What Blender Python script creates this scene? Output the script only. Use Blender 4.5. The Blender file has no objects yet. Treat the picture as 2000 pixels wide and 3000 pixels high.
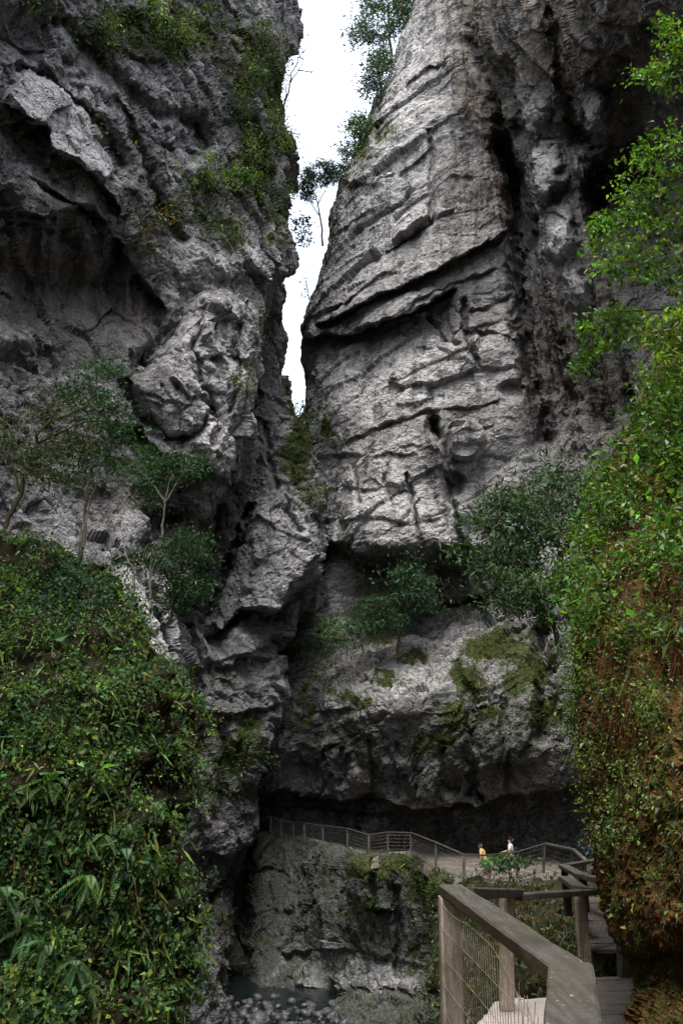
import bpy, math, random
import numpy as np
from mathutils import Vector

BLOCKER_H = 48.0
rng = np.random.default_rng(11)
random.seed(5)
COL = bpy.context.scene.collection

# ------------------------------------------------------------------ camera
F = 2420.0                       # focal length in photo pixels (2000 x 3000)
PITCH = math.radians(17.5)
CP, SP = math.cos(PITCH), math.sin(PITCH)

def ray(px, py):
    px = np.asarray(px, float); py = np.asarray(py, float)
    x = (px - 1000.0) / F; v = (1500.0 - py) / F
    return x, CP - v * SP, SP + v * CP

def at(px, py, Y):
    """world point seen in direction (px, py) at the given distance up the gorge"""
    x, y, z = ray(px, py)
    t = np.asarray(Y, float) / y
    return np.stack(np.broadcast_arrays(x * t, y * t, z * t), -1)

def atz(px, py, Z):
    x, y, z = ray(px, py)
    t = np.asarray(Z, float) / z
    return np.stack(np.broadcast_arrays(x * t, y * t, z * t), -1)

def V(a):
    return Vector((float(a[0]), float(a[1]), float(a[2])))

# ------------------------------------------------------------------ noise
def _h(ix, iy, iz, s):
    with np.errstate(over='ignore'):
        n = (ix.astype(np.uint32) * np.uint32(374761393) + iy.astype(np.uint32) * np.uint32(668265263)
             + iz.astype(np.uint32) * np.uint32(3266489917) + np.uint32((s * 2654435761) & 0xffffffff))
        n = (n ^ (n >> np.uint32(13))) * np.uint32(1274126177)
        n = (n ^ (n >> np.uint32(15))) * np.uint32(2246822519)
        n = (n ^ (n >> np.uint32(16))) * np.uint32(2654435769)
        n = n ^ (n >> np.uint32(14))
    return n

def _r(n):
    return n.astype(np.float64) / 4294967295.0

from concurrent.futures import ThreadPoolExecutor
_POOL = ThreadPoolExecutor(4)
def _par(fn, p):
    if len(p) < 20000: return fn(p)
    r = list(_POOL.map(fn, np.array_split(p, 12)))
    return tuple(np.concatenate(x) for x in zip(*r)) if isinstance(r[0], tuple) else np.concatenate(r)

def noise3(p, s=0): return _par(lambda q: _noise3(q, s), p)
def worley(p, s=0): return _par(lambda q: _worley(q, s), p)

def _noise3(p, s=0):
    i = np.floor(p).astype(np.int64); f = p - i
    u = f * f * f * (f * (f * 6 - 15) + 10)
    out = np.zeros(len(p))
    for dx in (0, 1):
        wx = u[:, 0] if dx else 1 - u[:, 0]
        for dy in (0, 1):
            wy = u[:, 1] if dy else 1 - u[:, 1]
            for dz in (0, 1):
                wz = u[:, 2] if dz else 1 - u[:, 2]
                n = _h(i[:, 0] + dx, i[:, 1] + dy, i[:, 2] + dz, s)
                a = (n & np.uint32(1023)).astype(float) / 511.5 - 1
                b = ((n >> np.uint32(10)) & np.uint32(1023)).astype(float) / 511.5 - 1
                c = ((n >> np.uint32(20)) & np.uint32(1023)).astype(float) / 511.5 - 1
                out += wx * wy * wz * (a * (f[:, 0] - dx) + b * (f[:, 1] - dy) + c * (f[:, 2] - dz))
    return out

def fbm(p, sc, octv=4, s=0, rough=0.5, ridged=False):
    p = np.asarray(p, float) / sc
    o = np.zeros(len(p)); a = 1.0
    for k in range(octv):
        n = noise3(p, s + 17 * k)
        o += a * ((0.35 - np.abs(n) * 1.6) if ridged else n * 1.5)
        p = p * 2.03 + 11.7; a *= rough
    return o

def _worley(p, s=0):
    i = np.floor(p).astype(np.int64)
    N = len(p)
    f1 = np.full(N, 9.0); f2 = np.full(N, 9.0)
    hid = np.zeros(N, np.uint32); dl = np.zeros((N, 3))
    for dx in (-1, 0, 1):
        for dy in (-1, 0, 1):
            for dz in (-1, 0, 1):
                cx, cy, cz = i[:, 0] + dx, i[:, 1] + dy, i[:, 2] + dz
                n = _h(cx, cy, cz, s)
                a = (n & np.uint32(1023)).astype(float) / 1023
                b = ((n >> np.uint32(10)) & np.uint32(1023)).astype(float) / 1023
                c = ((n >> np.uint32(20)) & np.uint32(1023)).astype(float) / 1023
                d = np.stack((p[:, 0] - cx - a, p[:, 1] - cy - b, p[:, 2] - cz - c), -1)
                q = (d * d).sum(1)
                m = q < f1
                f2 = np.where(m, f1, np.minimum(f2, q))
                f1 = np.where(m, q, f1); hid = np.where(m, n, hid)
                dl = np.where(m[:, None], d, dl)
    return np.sqrt(f1), np.sqrt(f2), hid, dl

def facets(p, size, s=0, rot=(0, 0, 0), aniso=(1, 1, 1), tilt=0.62, step=0.5, crack=0.12):
    """blocky fracture: every Voronoi cell is a tilted flat facet set in or out, with a crack along its border"""
    from mathutils import Euler
    R = np.array(Euler(rot).to_matrix())
    q = (p @ R.T) / (size * np.array(aniso))
    q = q + 0.12 * np.stack((noise3(q * 1.7, s + 91), noise3(q * 1.7 + 5, s + 92), noise3(q * 1.7 + 9, s + 93)), -1)
    f1, f2, h, d = worley(q, s)
    r = [_r(_h(h.astype(np.int64), h.astype(np.int64) * 0 + k, h.astype(np.int64) * 0 + 3, s + 5)) - 0.5 for k in range(4)]
    o = step * r[0] + tilt * 2 * (d[:, 0] * r[1] + d[:, 1] * r[2] + d[:, 2] * r[3])
    o -= crack * np.clip(1 - (f2 - f1) / 0.10, 0, 1)
    return o * size

def sstep(a, b, x):
    t = np.clip((x - a) / (b - a), 0, 1)
    return t * t * (3 - 2 * t)

# ------------------------------------------------------------------ mesh building
def mesh_np(name, verts, faces, mat, attrs=None, smooth=True, parent=None):
    """faces: int array (n, 3) or (n, 4) - links ONE mesh object"""
    me = bpy.data.meshes.new(name)
    verts = np.ascontiguousarray(verts, np.float32); faces = np.ascontiguousarray(faces, np.int32)
    n, k = faces.shape
    me.vertices.add(len(verts)); me.vertices.foreach_set('co', verts.ravel())
    me.loops.add(n * k); me.loops.foreach_set('vertex_index', faces.ravel())
    me.polygons.add(n)
    me.polygons.foreach_set('loop_start', np.arange(0, n * k, k, dtype=np.int32))
    me.polygons.foreach_set('use_smooth', np.full(n, smooth, bool))
    for key, arr in (attrs or {}).items():
        arr = np.asarray(arr, np.float32)
        if arr.ndim == 1:
            me.attributes.new(key, 'FLOAT', 'POINT').data.foreach_set('value', np.ascontiguousarray(arr))
        else:
            me.attributes.new(key, 'FLOAT_VECTOR', 'POINT').data.foreach_set('vector', np.ascontiguousarray(arr).ravel())
    me.update(calc_edges=True); me.validate()
    if mat: me.materials.append(mat)
    o = bpy.data.objects.new(name, me); COL.objects.link(o)
    if parent: o.parent = parent
    return o

class MB:
    """collects tubes, bars and boxes; build() links them as ONE mesh object"""
    def __init__(self): self.v = []; self.f = []; self.n = 0
    def add(self, vs, fs):
        vs = np.asarray(vs, float); self.v.append(vs)
        self.f += [tuple(i + self.n for i in f) for f in fs]; self.n += len(vs)
    def tube(self, pts, rad, seg=6, caps=True):
        pts = np.asarray(pts, float); n = len(pts)
        rad = np.broadcast_to(np.asarray(rad, float), (n,))
        ref = np.array([0, 0, 1.0])
        vs = []
        tang = np.gradient(pts, axis=0)
        tang /= np.linalg.norm(tang, axis=1)[:, None] + 1e-9
        if abs(tang.mean(0)[2]) > 0.8: ref = np.array([1.0, 0.2, 0])
        for i in range(n):
            a = np.cross(tang[i], ref); a /= np.linalg.norm(a) + 1e-9
            b = np.cross(tang[i], a)
            for k in range(seg):
                th = 2 * math.pi * k / seg
                vs.append(pts[i] + rad[i] * (math.cos(th) * a + math.sin(th) * b))
        fs = []
        for i in range(n - 1):
            for k in range(seg):
                k2 = (k + 1) % seg
                fs.append((i * seg + k, i * seg + k2, (i + 1) * seg + k2, (i + 1) * seg + k))
        if caps:
            fs.append(tuple(range(seg))[::-1]); fs.append(tuple(range((n - 1) * seg, n * seg)))
        self.add(vs, fs); return self
    def beam(self, a, b, w, h, up=(0, 0, 1), jitter=0.0, nseg=1):
        """rectangular bar from a to b, w across, h along up; its top centre line runs a-b"""
        a = np.asarray(a, float); b = np.asarray(b, float); up = np.asarray(up, float)
        d = b - a; d /= np.linalg.norm(d)
        s = np.cross(d, up); s /= np.linalg.norm(s); u = np.cross(s, d)
        c = min(w, h) * 0.12
        prof = [(-w/2, -c), (-w/2 + c, 0), (w/2 - c, 0), (w/2, -c), (w/2, -h + c), (w/2 - c, -h), (-w/2 + c, -h), (-w/2, -h + c)]
        vs = []
        for i in range(nseg + 1):
            p = a + (b - a) * i / nseg
            for (x, y) in prof:
                j = rng.normal(0, jitter, 2) if jitter else (0, 0)
                vs.append(p + s * (x + j[0]) + u * (y + j[1]))
        fs = [tuple(range(8))[::-1], tuple(range(nseg * 8, nseg * 8 + 8))]
        for i in range(nseg):
            for k in range(8):
                fs.append((i*8 + k, i*8 + (k + 1) % 8, (i + 1)*8 + (k + 1) % 8, (i + 1)*8 + k))
        self.add(vs, fs); return self
    def build(self, name, mat, parent=None, smooth=False):
        me = bpy.data.meshes.new(name)
        me.from_pydata([tuple(x) for x in np.concatenate(self.v)], [], self.f)
        me.update()
        if smooth: me.polygons.foreach_set('use_smooth', [True] * len(me.polygons))
        me.materials.append(mat)
        o = bpy.data.objects.new(name, me); COL.objects.link(o)
        if parent: o.parent = parent
        return o

def tag(o, label=None, cat=None, group=None, kind=None):
    if label: o['label'] = label
    if cat: o['category'] = cat
    if group: o['group'] = group
    if kind: o['kind'] = kind
    return o

def empty(name, loc, label, cat, group=None):
    o = bpy.data.objects.new(name, None); COL.objects.link(o)
    o.empty_display_size = 0.2
    o.location = V(loc)
    return tag(o, label, cat, group)

def settle(o, root):
    """parent a mesh made in world coordinates under an Empty, keeping it where it is"""
    o.parent = root
    o.data.transform(__import__('mathutils').Matrix.Translation(-root.location))
    return o

# ------------------------------------------------------------------ rock masses
def catmull(a, t):
    """a: (K, ...) control values at 0..K-1, t: parameters"""
    K = len(a)
    i = np.clip(np.floor(t).astype(int), 0, K - 2); f = t - i
    p0 = a[np.maximum(i - 1, 0)]; p1 = a[i]; p2 = a[i + 1]; p3 = a[np.minimum(i + 2, K - 1)]
    f = f.reshape((-1,) + (1,) * (a.ndim - 1))
    m1 = (p2 - p0) * 0.5 * 0.75; m2 = (p3 - p1) * 0.5 * 0.75
    f2 = f * f; f3 = f2 * f
    return (2*f3 - 3*f2 + 1) * p1 + (f3 - 2*f2 + f) * m1 + (-2*f3 + 3*f2) * p2 + (f3 - f2) * m2

CUR = {}
class Rock:
    """a rock face as a curved sheet of real positions, then ledges, cracks, bulges and fracture set into it"""
    def __init__(self, rows, step=4.0, depth_scale=44.0):
        py = np.array([r[0] for r in rows], float)
        cols = np.array([[c[0] for c in r[1]] for r in rows], float)
        dep = np.array([[c[1] for c in r[1]] for r in rows], float)
        pys = np.array([[(c[2] if len(c) > 2 else r[0]) for c in r[1]] for r in rows], float)
        A = np.stack((cols, pys, dep), -1)                       # rows x K x 3
        seg = np.abs(np.diff(cols, axis=1)) + depth_scale * np.abs(np.diff(dep, axis=1)) * 0.5
        segm = np.clip(np.median(seg, axis=0), 30, 1e9)
        dm = np.abs(np.diff(dep, axis=1)).mean(0); segm[dm > 15] = np.minimum(segm[dm > 15], 220)
        tv = np.concatenate([np.linspace(j, j + 1, max(2, int(segm[j] / step)), endpoint=False) for j in range(len(segm))] + [[len(segm)]])
        dr = np.maximum(np.abs(np.diff(py)), 10) + 14 * 0.5 * np.abs(np.diff(dep, axis=0)).mean(1)
        tu = np.concatenate([np.linspace(j, j + 1, max(2, int(dr[j] / step)), endpoint=False) for j in range(len(dr))] + [[len(dr)]])
        B = catmull(A, tu)                                        # nu x K x 3
        C = catmull(np.swapaxes(B, 0, 1), tv)                     # nv x nu x 3
        C = np.swapaxes(C, 0, 1)
        self.nu, self.nv = C.shape[:2]
        self.px = C[..., 0].ravel(); self.py = C[..., 1].ravel(); self.Y = C[..., 2].ravel()
        self.p = at(self.px, self.py, self.Y)
        x, y, z = ray(self.px, self.py)
        d = np.stack((x, y, z), -1); self.view = d / np.linalg.norm(d, axis=1)[:, None]
        self.off = np.zeros(len(self.px))                         # + = deeper along the line of sight
        self.base_n = self.normals()
    def normals(self, p=None):
        g = (self.p if p is None else p).reshape(self.nu, self.nv, 3)
        n = np.cross(np.gradient(g, axis=1), np.gradient(g, axis=0)).reshape(-1, 3)
        n /= np.linalg.norm(n, axis=1)[:, None] + 1e-12
        if getattr(self, 'sgn', None) is None:
            x, y, z = ray(self.px, self.py)
            self.sgn = -1.0 if np.median(n[:, 0] * x + n[:, 1] * y + n[:, 2] * z) > 0 else 1.0
        return n * self.sgn
    def _jit(self, a, sc, s):
        return a * fbm(np.stack((self.px, self.py, self.px * 0), -1), sc, 4, s) if a else 0
    def ledge(self, poly, A, W, up=0.3, jit=9, fade=25, s=3, sharp=7.0):
        P = np.array(poly, float)
        if P[0, 0] > P[-1, 0]: P = P[::-1]
        yl = np.interp(self.px, P[:, 0], P[:, 1])
        d = self.py - yl + self._jit(jit, 45, s + int(P[0, 0]))
        env = sstep(P[0, 0] - fade, P[0, 0] + fade, self.px) * (1 - sstep(P[-1, 0] - fade, P[-1, 0] + fade, self.px))
        below = np.exp(-np.clip(d, 0, None) / W) * sstep(-sharp, sharp, d)
        above = np.exp(np.clip(d, None, 0) / (1.6 * W)) * (1 - sstep(-sharp, sharp, d))
        if abs(A) < 2.0: env = env * np.clip(0.72 + 0.75 * fbm(np.stack((self.px, self.py * 0.3, self.px * 0), -1), 60, 3, s + int(P[0, 1])), 0, 1.4)
        self.off += env * A * (below - up * above); return self
    def crack(self, poly, A, w, jit=7, s=4, pw=2.0):
        P = np.array(poly, float)
        x = self.px + self._jit(jit, 40, s); y = self.py + self._jit(jit, 40, s + 1)
        best = np.full(len(x), 1e9)
        for (x0, y0), (x1, y1) in zip(P[:-1], P[1:]):
            dx, dy = x1 - x0, y1 - y0
            t = np.clip(((x - x0) * dx + (y - y0) * dy) / (dx * dx + dy * dy + 1e-9), 0, 1)
            best = np.minimum(best, np.hypot(x - x0 - t * dx, y - y0 - t * dy))
        self.off += A * np.exp(-(best / w) ** pw); return self
    def bulge(self, cx, cy, rx, ry, A, rot=0.0, jit=14, s=6, flat=1.0):
        x = self.px - cx + self._jit(jit, 60, s); y = self.py - cy + self._jit(jit, 60, s + 1)
        c, sn = math.cos(math.radians(rot)), math.sin(math.radians(rot))
        u = (x * c + y * sn) / rx; v = (-x * sn + y * c) / ry
        r2 = np.clip(1 - (u * u + v * v), 0, 1)
        self.off -= A * np.clip(r2 * flat, 0, 1) ** (1.0 if flat > 1 else 1.4); return self
    def region(self, poly, A, soft=10, jit=8, s=8):
        """a block in or out (A > 0 = recessed) with a fairly sharp outline"""
        self.off += A * self.inside(poly, soft, jit, s); return self
    def inside(self, poly, soft=10, jit=8, s=8):
        P = np.array(poly, float)
        x = self.px + self._jit(jit, 40, s); y = self.py + self._jit(jit, 40, s + 1)
        inn = np.zeros(len(x), bool); best = np.full(len(x), 1e9)
        for (x0, y0), (x1, y1) in zip(P, np.roll(P, -1, axis=0)):
            dx, dy = x1 - x0, y1 - y0
            t = np.clip(((x - x0) * dx + (y - y0) * dy) / (dx * dx + dy * dy + 1e-9), 0, 1)
            best = np.minimum(best, np.hypot(x - x0 - t * dx, y - y0 - t * dy))
            cond = (y0 > y) != (y1 > y)
            xi = x0 + (y - y0) * dx / (dy if abs(dy) > 1e-9 else 1e-9)
            inn ^= cond & (x < xi)
        return sstep(-soft, soft, np.where(inn, best, -best))
    def blobs(self, lst, jit=30, s=12):
        x = self.px + self._jit(jit, 80, s); y = self.py + self._jit(jit, 80, s + 1)
        o = np.zeros(len(x))
        for b in lst:
            cx, cy, rx, ry = b[:4]; k = b[4] if len(b) > 4 else 1.0
            r = ((x - cx) / rx) ** 2 + ((y - cy) / ry) ** 2
            o = np.maximum(o, k * np.exp(-r * 1.1))
        return o
    def finish(self, layers, name, mat, attrs=None, kind='structure', smooth=False, post=None):
        p = self.p + self.view * self.off[:, None]
        self.p = p
        # displacement follows the coarse shape, in world space
        n = self._smooth(self.base_n, 10)
        g = self.off.reshape(self.nu, self.nv)
        st = np.hypot(np.gradient(g, axis=0), np.gradient(g, axis=1))
        st[1:-1] = np.maximum(st[1:-1], np.maximum(st[:-2], st[2:]))
        CUR['fine'] = 1 / (1 + (st.ravel() / 0.07) ** 2)          # step faces keep their clean break
        d = np.zeros(len(p))
        for fn in layers: d += fn(p)
        self.p = p + n * d[:, None]
        self.n = self.normals()
        self.disp = d
        idx = np.arange(self.nu * self.nv).reshape(self.nu, self.nv)
        q = np.stack((idx[:-1, :-1], idx[:-1, 1:], idx[1:, 1:], idx[1:, :-1]), -1).reshape(-1, 4)
        if self.sgn < 0: q = q[:, ::-1]
        attrs = {k: (f(self) if callable(f) else f) for k, f in (attrs or {}).items()}
        self.attrs = attrs
        self.obj = mesh_np(name, self.p, q, mat, attrs, smooth)
        if kind: self.obj['kind'] = kind
        return self
    def _smooth(self, n, it):
        n = n.reshape(self.nu, self.nv, 3).copy()
        for _ in range(it):
            m = n.copy()
            m[1:-1] += n[:-2] + n[2:]; m[:, 1:-1] += n[:, :-2] + n[:, 2:]
            n = m / (np.linalg.norm(m, axis=2, keepdims=True) + 1e-12)
        return n.reshape(-1, 3)
    def pick(self, weight, count):
        w = np.clip(weight, 0, None) * (self.Y ** 0)
        c = np.cumsum(w); c /= c[-1]
        return np.searchsorted(c, rng.random(count))

# ------------------------------------------------------------------ leaves
LEAF = np.array([[0, 0, 0], [-0.5, 0.42, 0.10], [0, 1, -0.06], [0.5, 0.42, 0.10]])
def leaf_mesh(centres, axis, nrm, length, width, colors):
    """one folded two-triangle leaf per centre -> verts, faces, colours"""
    N = len(centres)
    ax = axis / (np.linalg.norm(axis, axis=1)[:, None] + 1e-9)
    nn = nrm - ax * (nrm * ax).sum(1)[:, None]
    nn /= np.linalg.norm(nn, axis=1)[:, None] + 1e-9
    sd = np.cross(ax, nn)
    L = np.broadcast_to(length, (N,)); W = np.broadcast_to(width, (N,))
    v = (centres[:, None, :] + LEAF[None, :, 0:1] * (sd * W[:, None])[:, None, :]
         + LEAF[None, :, 1:2] * (ax * L[:, None])[:, None, :] + LEAF[None, :, 2:3] * (nn * W[:, None] * 2)[:, None, :])
    b = np.arange(N)[:, None] * 4
    f = np.concatenate((b + np.array([0, 2, 1]), b + np.array([0, 3, 2])), 0)
    return v.reshape(-1, 3), f, np.repeat(colors, 4, axis=0)

def rand_dirs(n):
    d = rng.normal(size=(n, 3)); return d / np.linalg.norm(d, axis=1)[:, None]

def leaf_colors(n, base, var=0.35, hue=0.25, yellow=0.0, brown=0.0):
    c = np.array(base)[None] * np.exp(rng.normal(0, var, (n, 1)))
    h = rng.normal(0, hue, n)
    c = c * np.stack((np.exp(h), np.ones(n), np.exp(-h * 0.6)), -1)
    if yellow:
        m = rng.random(n) < yellow
        c[m] = np.array([0.17, 0.19, 0.025]) * np.exp(rng.normal(0, 0.3, (m.sum(), 1)))
    if brown:
        m = rng.random(n) < brown
        c[m] = np.array([0.07, 0.035, 0.015]) * np.exp(rng.normal(0, 0.4, (m.sum(), 1)))
    return np.clip(c, 0.002, 0.5)

def clump_leaves(centres, normals, per, spread, size, base, hang=0.4, flat=0.5, wr=0.5, **kw):
    """clumps of leaves round each centre"""
    n = len(centres) * per
    c = np.repeat(centres, per, 0); nr = np.repeat(normals, per, 0)
    sp = np.repeat(np.broadcast_to(spread, (len(centres),)), per)
    off = rng.normal(size=(n, 3)); off[:, 2] *= flat
    c = c + off * sp[:, None] * 0.6 + nr * (np.abs(rng.normal(size=n)) * sp * 0.45)[:, None]
    ax = rand_dirs(n) + nr * 0.5 + np.array([0, 0, -hang])
    up = rand_dirs(n) * 0.8 + np.array([0, 0, 0.8]) + nr * 0.5
    L = size * np.exp(rng.normal(0, 0.28, n))
    cv = np.repeat(np.exp(rng.normal(0, 0.36, len(centres))), per)[:, None]
    return leaf_mesh(c, ax, up, L, L * wr, leaf_colors(n, base, **kw) * cv)

def join(parts):
    vs, fs, cs, o = [], [], [], 0
    for v, f, c in parts:
        vs.append(v); fs.append(f + o); cs.append(c); o += len(v)
    return np.concatenate(vs), np.concatenate(fs), np.concatenate(cs)

def leaf_obj(name, parts, mat, parent=None):
    v, f, c = join(parts)
    return mesh_np(name, v, f, mat, {'tint': c}, smooth=False, parent=parent)
# ------------------------------------------------------------------ materials
def new_mat(name):
    m = bpy.data.materials.new(name); m.use_nodes = True
    nt = m.node_tree
    for n in list(nt.nodes): nt.nodes.remove(n)
    out = nt.nodes.new('ShaderNodeOutputMaterial')
    return m, nt, out

class NB:
    def __init__(self, nt): self.nt = nt
    def n(self, t, **kw):
        x = self.nt.nodes.new(t)
        for k, v in kw.items(): setattr(x, k, v)
        return x
    def lk(self, a, b): self.nt.links.new(a, b)
    def pos(self): return self.n('ShaderNodeNewGeometry').outputs['Position']
    def scale(self, v, s):
        m = self.n('ShaderNodeMapping'); m.inputs['Scale'].default_value = s; self.lk(v, m.inputs['Vector']); return m.outputs[0]
    def noise(self, v, sc, det=6, rough=0.6, dist=0.0):
        x = self.n('ShaderNodeTexNoise'); x.inputs['Scale'].default_value = sc; x.inputs['Detail'].default_value = det
        x.inputs['Roughness'].default_value = rough; x.inputs['Distortion'].default_value = dist
        if v is not None: self.lk(v, x.inputs['Vector'])
        return x.outputs['Fac']
    def vor(self, v, sc, feature='F1', out='Distance', rand=1.0):
        x = self.n('ShaderNodeTexVoronoi', feature=feature); x.inputs['Scale'].default_value = sc
        x.inputs['Randomness'].default_value = rand
        self.lk(v, x.inputs['Vector']); return x.outputs[out]
    def ramp(self, f, a, b, c0=0.0, c1=1.0):
        x = self.n('ShaderNodeMapRange', interpolation_type='SMOOTHSTEP')
        for k, val in zip(('From Min', 'From Max', 'To Min', 'To Max'), (a, b, c0, c1)): x.inputs[k].default_value = val
        self.lk(f, x.inputs['Value']); return x.outputs[0]
    def math(self, op, a, b=None, clamp=False):
        x = self.n('ShaderNodeMath', operation=op, use_clamp=clamp)
        for i, s in enumerate((a, b)):
            if s is None: continue
            if isinstance(s, (int, float)): x.inputs[i].default_value = s
            else: self.lk(s, x.inputs[i])
        return x.outputs[0]
    def mix(self, f, a, b, mode='MIX'):
        x = self.n('ShaderNodeMix', data_type='RGBA', blend_type=mode)
        for s, i in ((f, 0), (a, 6), (b, 7)):
            if isinstance(s, (int, float)): x.inputs[i].default_value = s
            elif isinstance(s, tuple): x.inputs[i].default_value = s + (1.0,) if len(s) == 3 else s
            else: self.lk(s, x.inputs[i])
        return x.outputs[2]
    def attr(self, name, out='Fac'):
        return self.n('ShaderNodeAttribute', attribute_name=name).outputs[out]
    def bump(self, h, strength, dist, normal=None):
        b = self.n('ShaderNodeBump'); b.inputs['Strength'].default_value = strength; b.inputs['Distance'].default_value = dist
        self.lk(h, b.inputs['Height'])
        if normal is not None: self.lk(normal, b.inputs['Normal'])
        return b.outputs[0]
    def bsdf(self, out, col, rough=0.9, normal=None, spec=0.25, **kw):
        b = self.n('ShaderNodeBsdfPrincipled')
        if isinstance(col, tuple): b.inputs['Base Color'].default_value = col + (1.0,)
        else: self.lk(col, b.inputs['Base Color'])
        if isinstance(rough, (int, float)): b.inputs['Roughness'].default_value = rough
        else: self.lk(rough, b.inputs['Roughness'])
        b.inputs['Specular IOR Level'].default_value = spec
        for k, v in kw.items(): b.inputs[k].default_value = v
        if normal is not None: self.lk(normal, b.inputs['Normal'])
        if out is not None: self.lk(b.outputs[0], out.inputs['Surface'])
        return b.outputs[0]

def rock_mat(name, sc=1.0, grey=(0.17, 0.162, 0.155), light=(0.47, 0.455, 0.44), dark=(0.062, 0.060, 0.058), lightness=0.0, bump=1.0):
    m, nt, out = new_mat(name); b = NB(nt)
    P = b.scale(b.pos(), (sc, sc, sc))
    big = b.noise(P, 0.22, 5, 0.6, 0.4)
    mid = b.noise(P, 1.1, 7, 0.68, 0.6)
    fine = b.noise(P, 5.5, 6, 0.7)
    # weathered grey to clean pale limestone; the mask also whitens slabs that look lit
    f = b.math('ADD', b.math('MULTIPLY', big, 0.55), b.math('MULTIPLY', mid, 0.65))
    f = b.math('ADD', f, b.math('MULTIPLY', b.attr('pale'), 0.30))
    c = b.mix(b.ramp(f, 0.50 - lightness, 0.80 - lightness), grey, light)
    # rain streaks and dark lichen
    S = b.scale(b.pos(), (0.9 * sc, 0.9 * sc, 0.10 * sc))
    st = b.noise(S, 1.3, 5, 0.62, 0.2)
    c = b.mix(b.math('MULTIPLY', b.ramp(st, 0.50, 0.68), 0.75), c, dark)
    sp = b.noise(P, 2.6, 8, 0.75, 0.3)
    c = b.mix(b.math('MULTIPLY', b.ramp(sp, 0.54, 0.66), 0.8), c, dark)
    # pale flecks of fresh broken stone
    fl = b.vor(P, 3.1)
    c = b.mix(b.math('MULTIPLY', b.ramp(fl, 0.26, 0.08), b.ramp(fine, 0.45, 0.62)), c, light)
    # dirt packed in the fracture lines
    rot = b.n('ShaderNodeMapping'); rot.inputs['Rotation'].default_value = (0.5, 0.45, 0.3); rot.inputs['Scale'].default_value = (1.0, 1.0, 2.4); b.lk(P, rot.inputs['Vector'])
    wob = b.n('ShaderNodeTexNoise'); wob.inputs['Scale'].default_value = 1.6; wob.inputs['Detail'].default_value = 5; b.lk(P, wob.inputs['Vector'])
    wv = b.n('ShaderNodeVectorMath', operation='MULTIPLY_ADD'); b.lk(wob.outputs['Color'], wv.inputs[0]); wv.inputs[1].default_value = (0.9, 0.9, 0.9); b.lk(rot.outputs[0], wv.inputs[2])
    fr = b.vor(wv.outputs[0], 0.75, 'DISTANCE_TO_EDGE'); fr2 = b.vor(wv.outputs[0], 2.1, 'DISTANCE_TO_EDGE')
    c = b.mix(b.math('MULTIPLY', b.math('MULTIPLY', b.ramp(fr, 0.045, 0.010), b.ramp(mid, 0.42, 0.56)), 0.75), c, (0.040, 0.038, 0.035))
    c = b.mix(b.math('MULTIPLY', b.math('MULTIPLY', b.ramp(fr2, 0.075, 0.015), b.ramp(big, 0.50, 0.66)), 0.6), c, (0.045, 0.043, 0.040))
    # brown tufaceous crust, also painting in shade on the left inner wall
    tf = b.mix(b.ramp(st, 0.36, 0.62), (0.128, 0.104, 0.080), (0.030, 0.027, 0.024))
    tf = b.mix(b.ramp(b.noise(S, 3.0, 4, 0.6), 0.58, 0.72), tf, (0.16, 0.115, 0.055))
    c = b.mix(b.math('MULTIPLY', b.attr('tufa_shade'), b.ramp(mid, 0.28, 0.5)), c, tf)
    # green-black algal skin in patches, also painting in the dim light low down
    al = b.math('ADD', b.attr('algae_shade'), b.math('MULTIPLY', b.math('SUBTRACT', b.noise(P, 0.55, 7, 0.66, 0.5), 0.5), 1.3))
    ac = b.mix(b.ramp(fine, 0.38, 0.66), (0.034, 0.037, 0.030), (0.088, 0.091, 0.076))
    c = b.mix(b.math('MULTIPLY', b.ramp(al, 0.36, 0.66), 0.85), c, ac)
    # moss
    mm = b.math('ADD', b.attr('moss'), b.math('MULTIPLY', b.math('SUBTRACT', mid, 0.5), 1.5))
    mc = b.mix(b.ramp(fine, 0.35, 0.65), (0.022, 0.036, 0.008), (0.075, 0.085, 0.018))
    c = b.mix(b.ramp(mm, 0.42, 0.62), c, mc)
    c = b.mix(b.math('MULTIPLY', b.ramp(fine, 0.35, 0.75), 0.35), c, (0.03, 0.03, 0.028))
    cr = b.vor(b.scale(P, (1, 1, 1.7)), 0.9, 'DISTANCE_TO_EDGE')
    crk = b.ramp(b.math('ADD', cr, b.math('MULTIPLY', mid, 0.05)), 0.02, 0.075)
    nrm = b.bump(mid, 0.7 * bump, 0.26 / sc)
    nrm = b.bump(b.ramp(fr2, 0.0, 0.12), 0.6 * bump, 0.08 / sc, nrm)
    nrm = b.bump(crk, 0.55 * bump, 0.10 / sc, nrm)
    nrm = b.bump(fine, 0.45 * bump, 0.06 / sc, nrm)
    b.bsdf(out, c, 0.88, nrm, 0.2)
    return m

def leaf_mat(name, trans=0.35, rough=0.42, spec=0.4, gain=1.0):
    m, nt, out = new_mat(name); b = NB(nt)
    c = b.attr('tint', 'Color')
    v = b.noise(b.pos(), 9.0, 2)
    c2 = b.mix(b.ramp(v, 0.3, 0.7), b.mix(1.0, c, (0.72 * gain, 0.72 * gain, 0.72 * gain), 'MULTIPLY'), b.mix(1.0, c, (1.2 * gain, 1.2 * gain, 1.2 * gain), 'MULTIPLY'))
    d = b.bsdf(None, c2, rough, None, spec)
    t = b.n('ShaderNodeBsdfTranslucent')
    b.lk(b.mix(1.0, c2, (1.5, 1.7, 0.7), 'MULTIPLY'), t.inputs['Color'])
    mx = b.n('ShaderNodeMixShader'); mx.inputs[0].default_value = trans
    b.lk(d, mx.inputs[1]); b.lk(t.outputs[0], mx.inputs[2]); b.lk(mx.outputs[0], out.inputs['Surface'])
    return m

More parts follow.
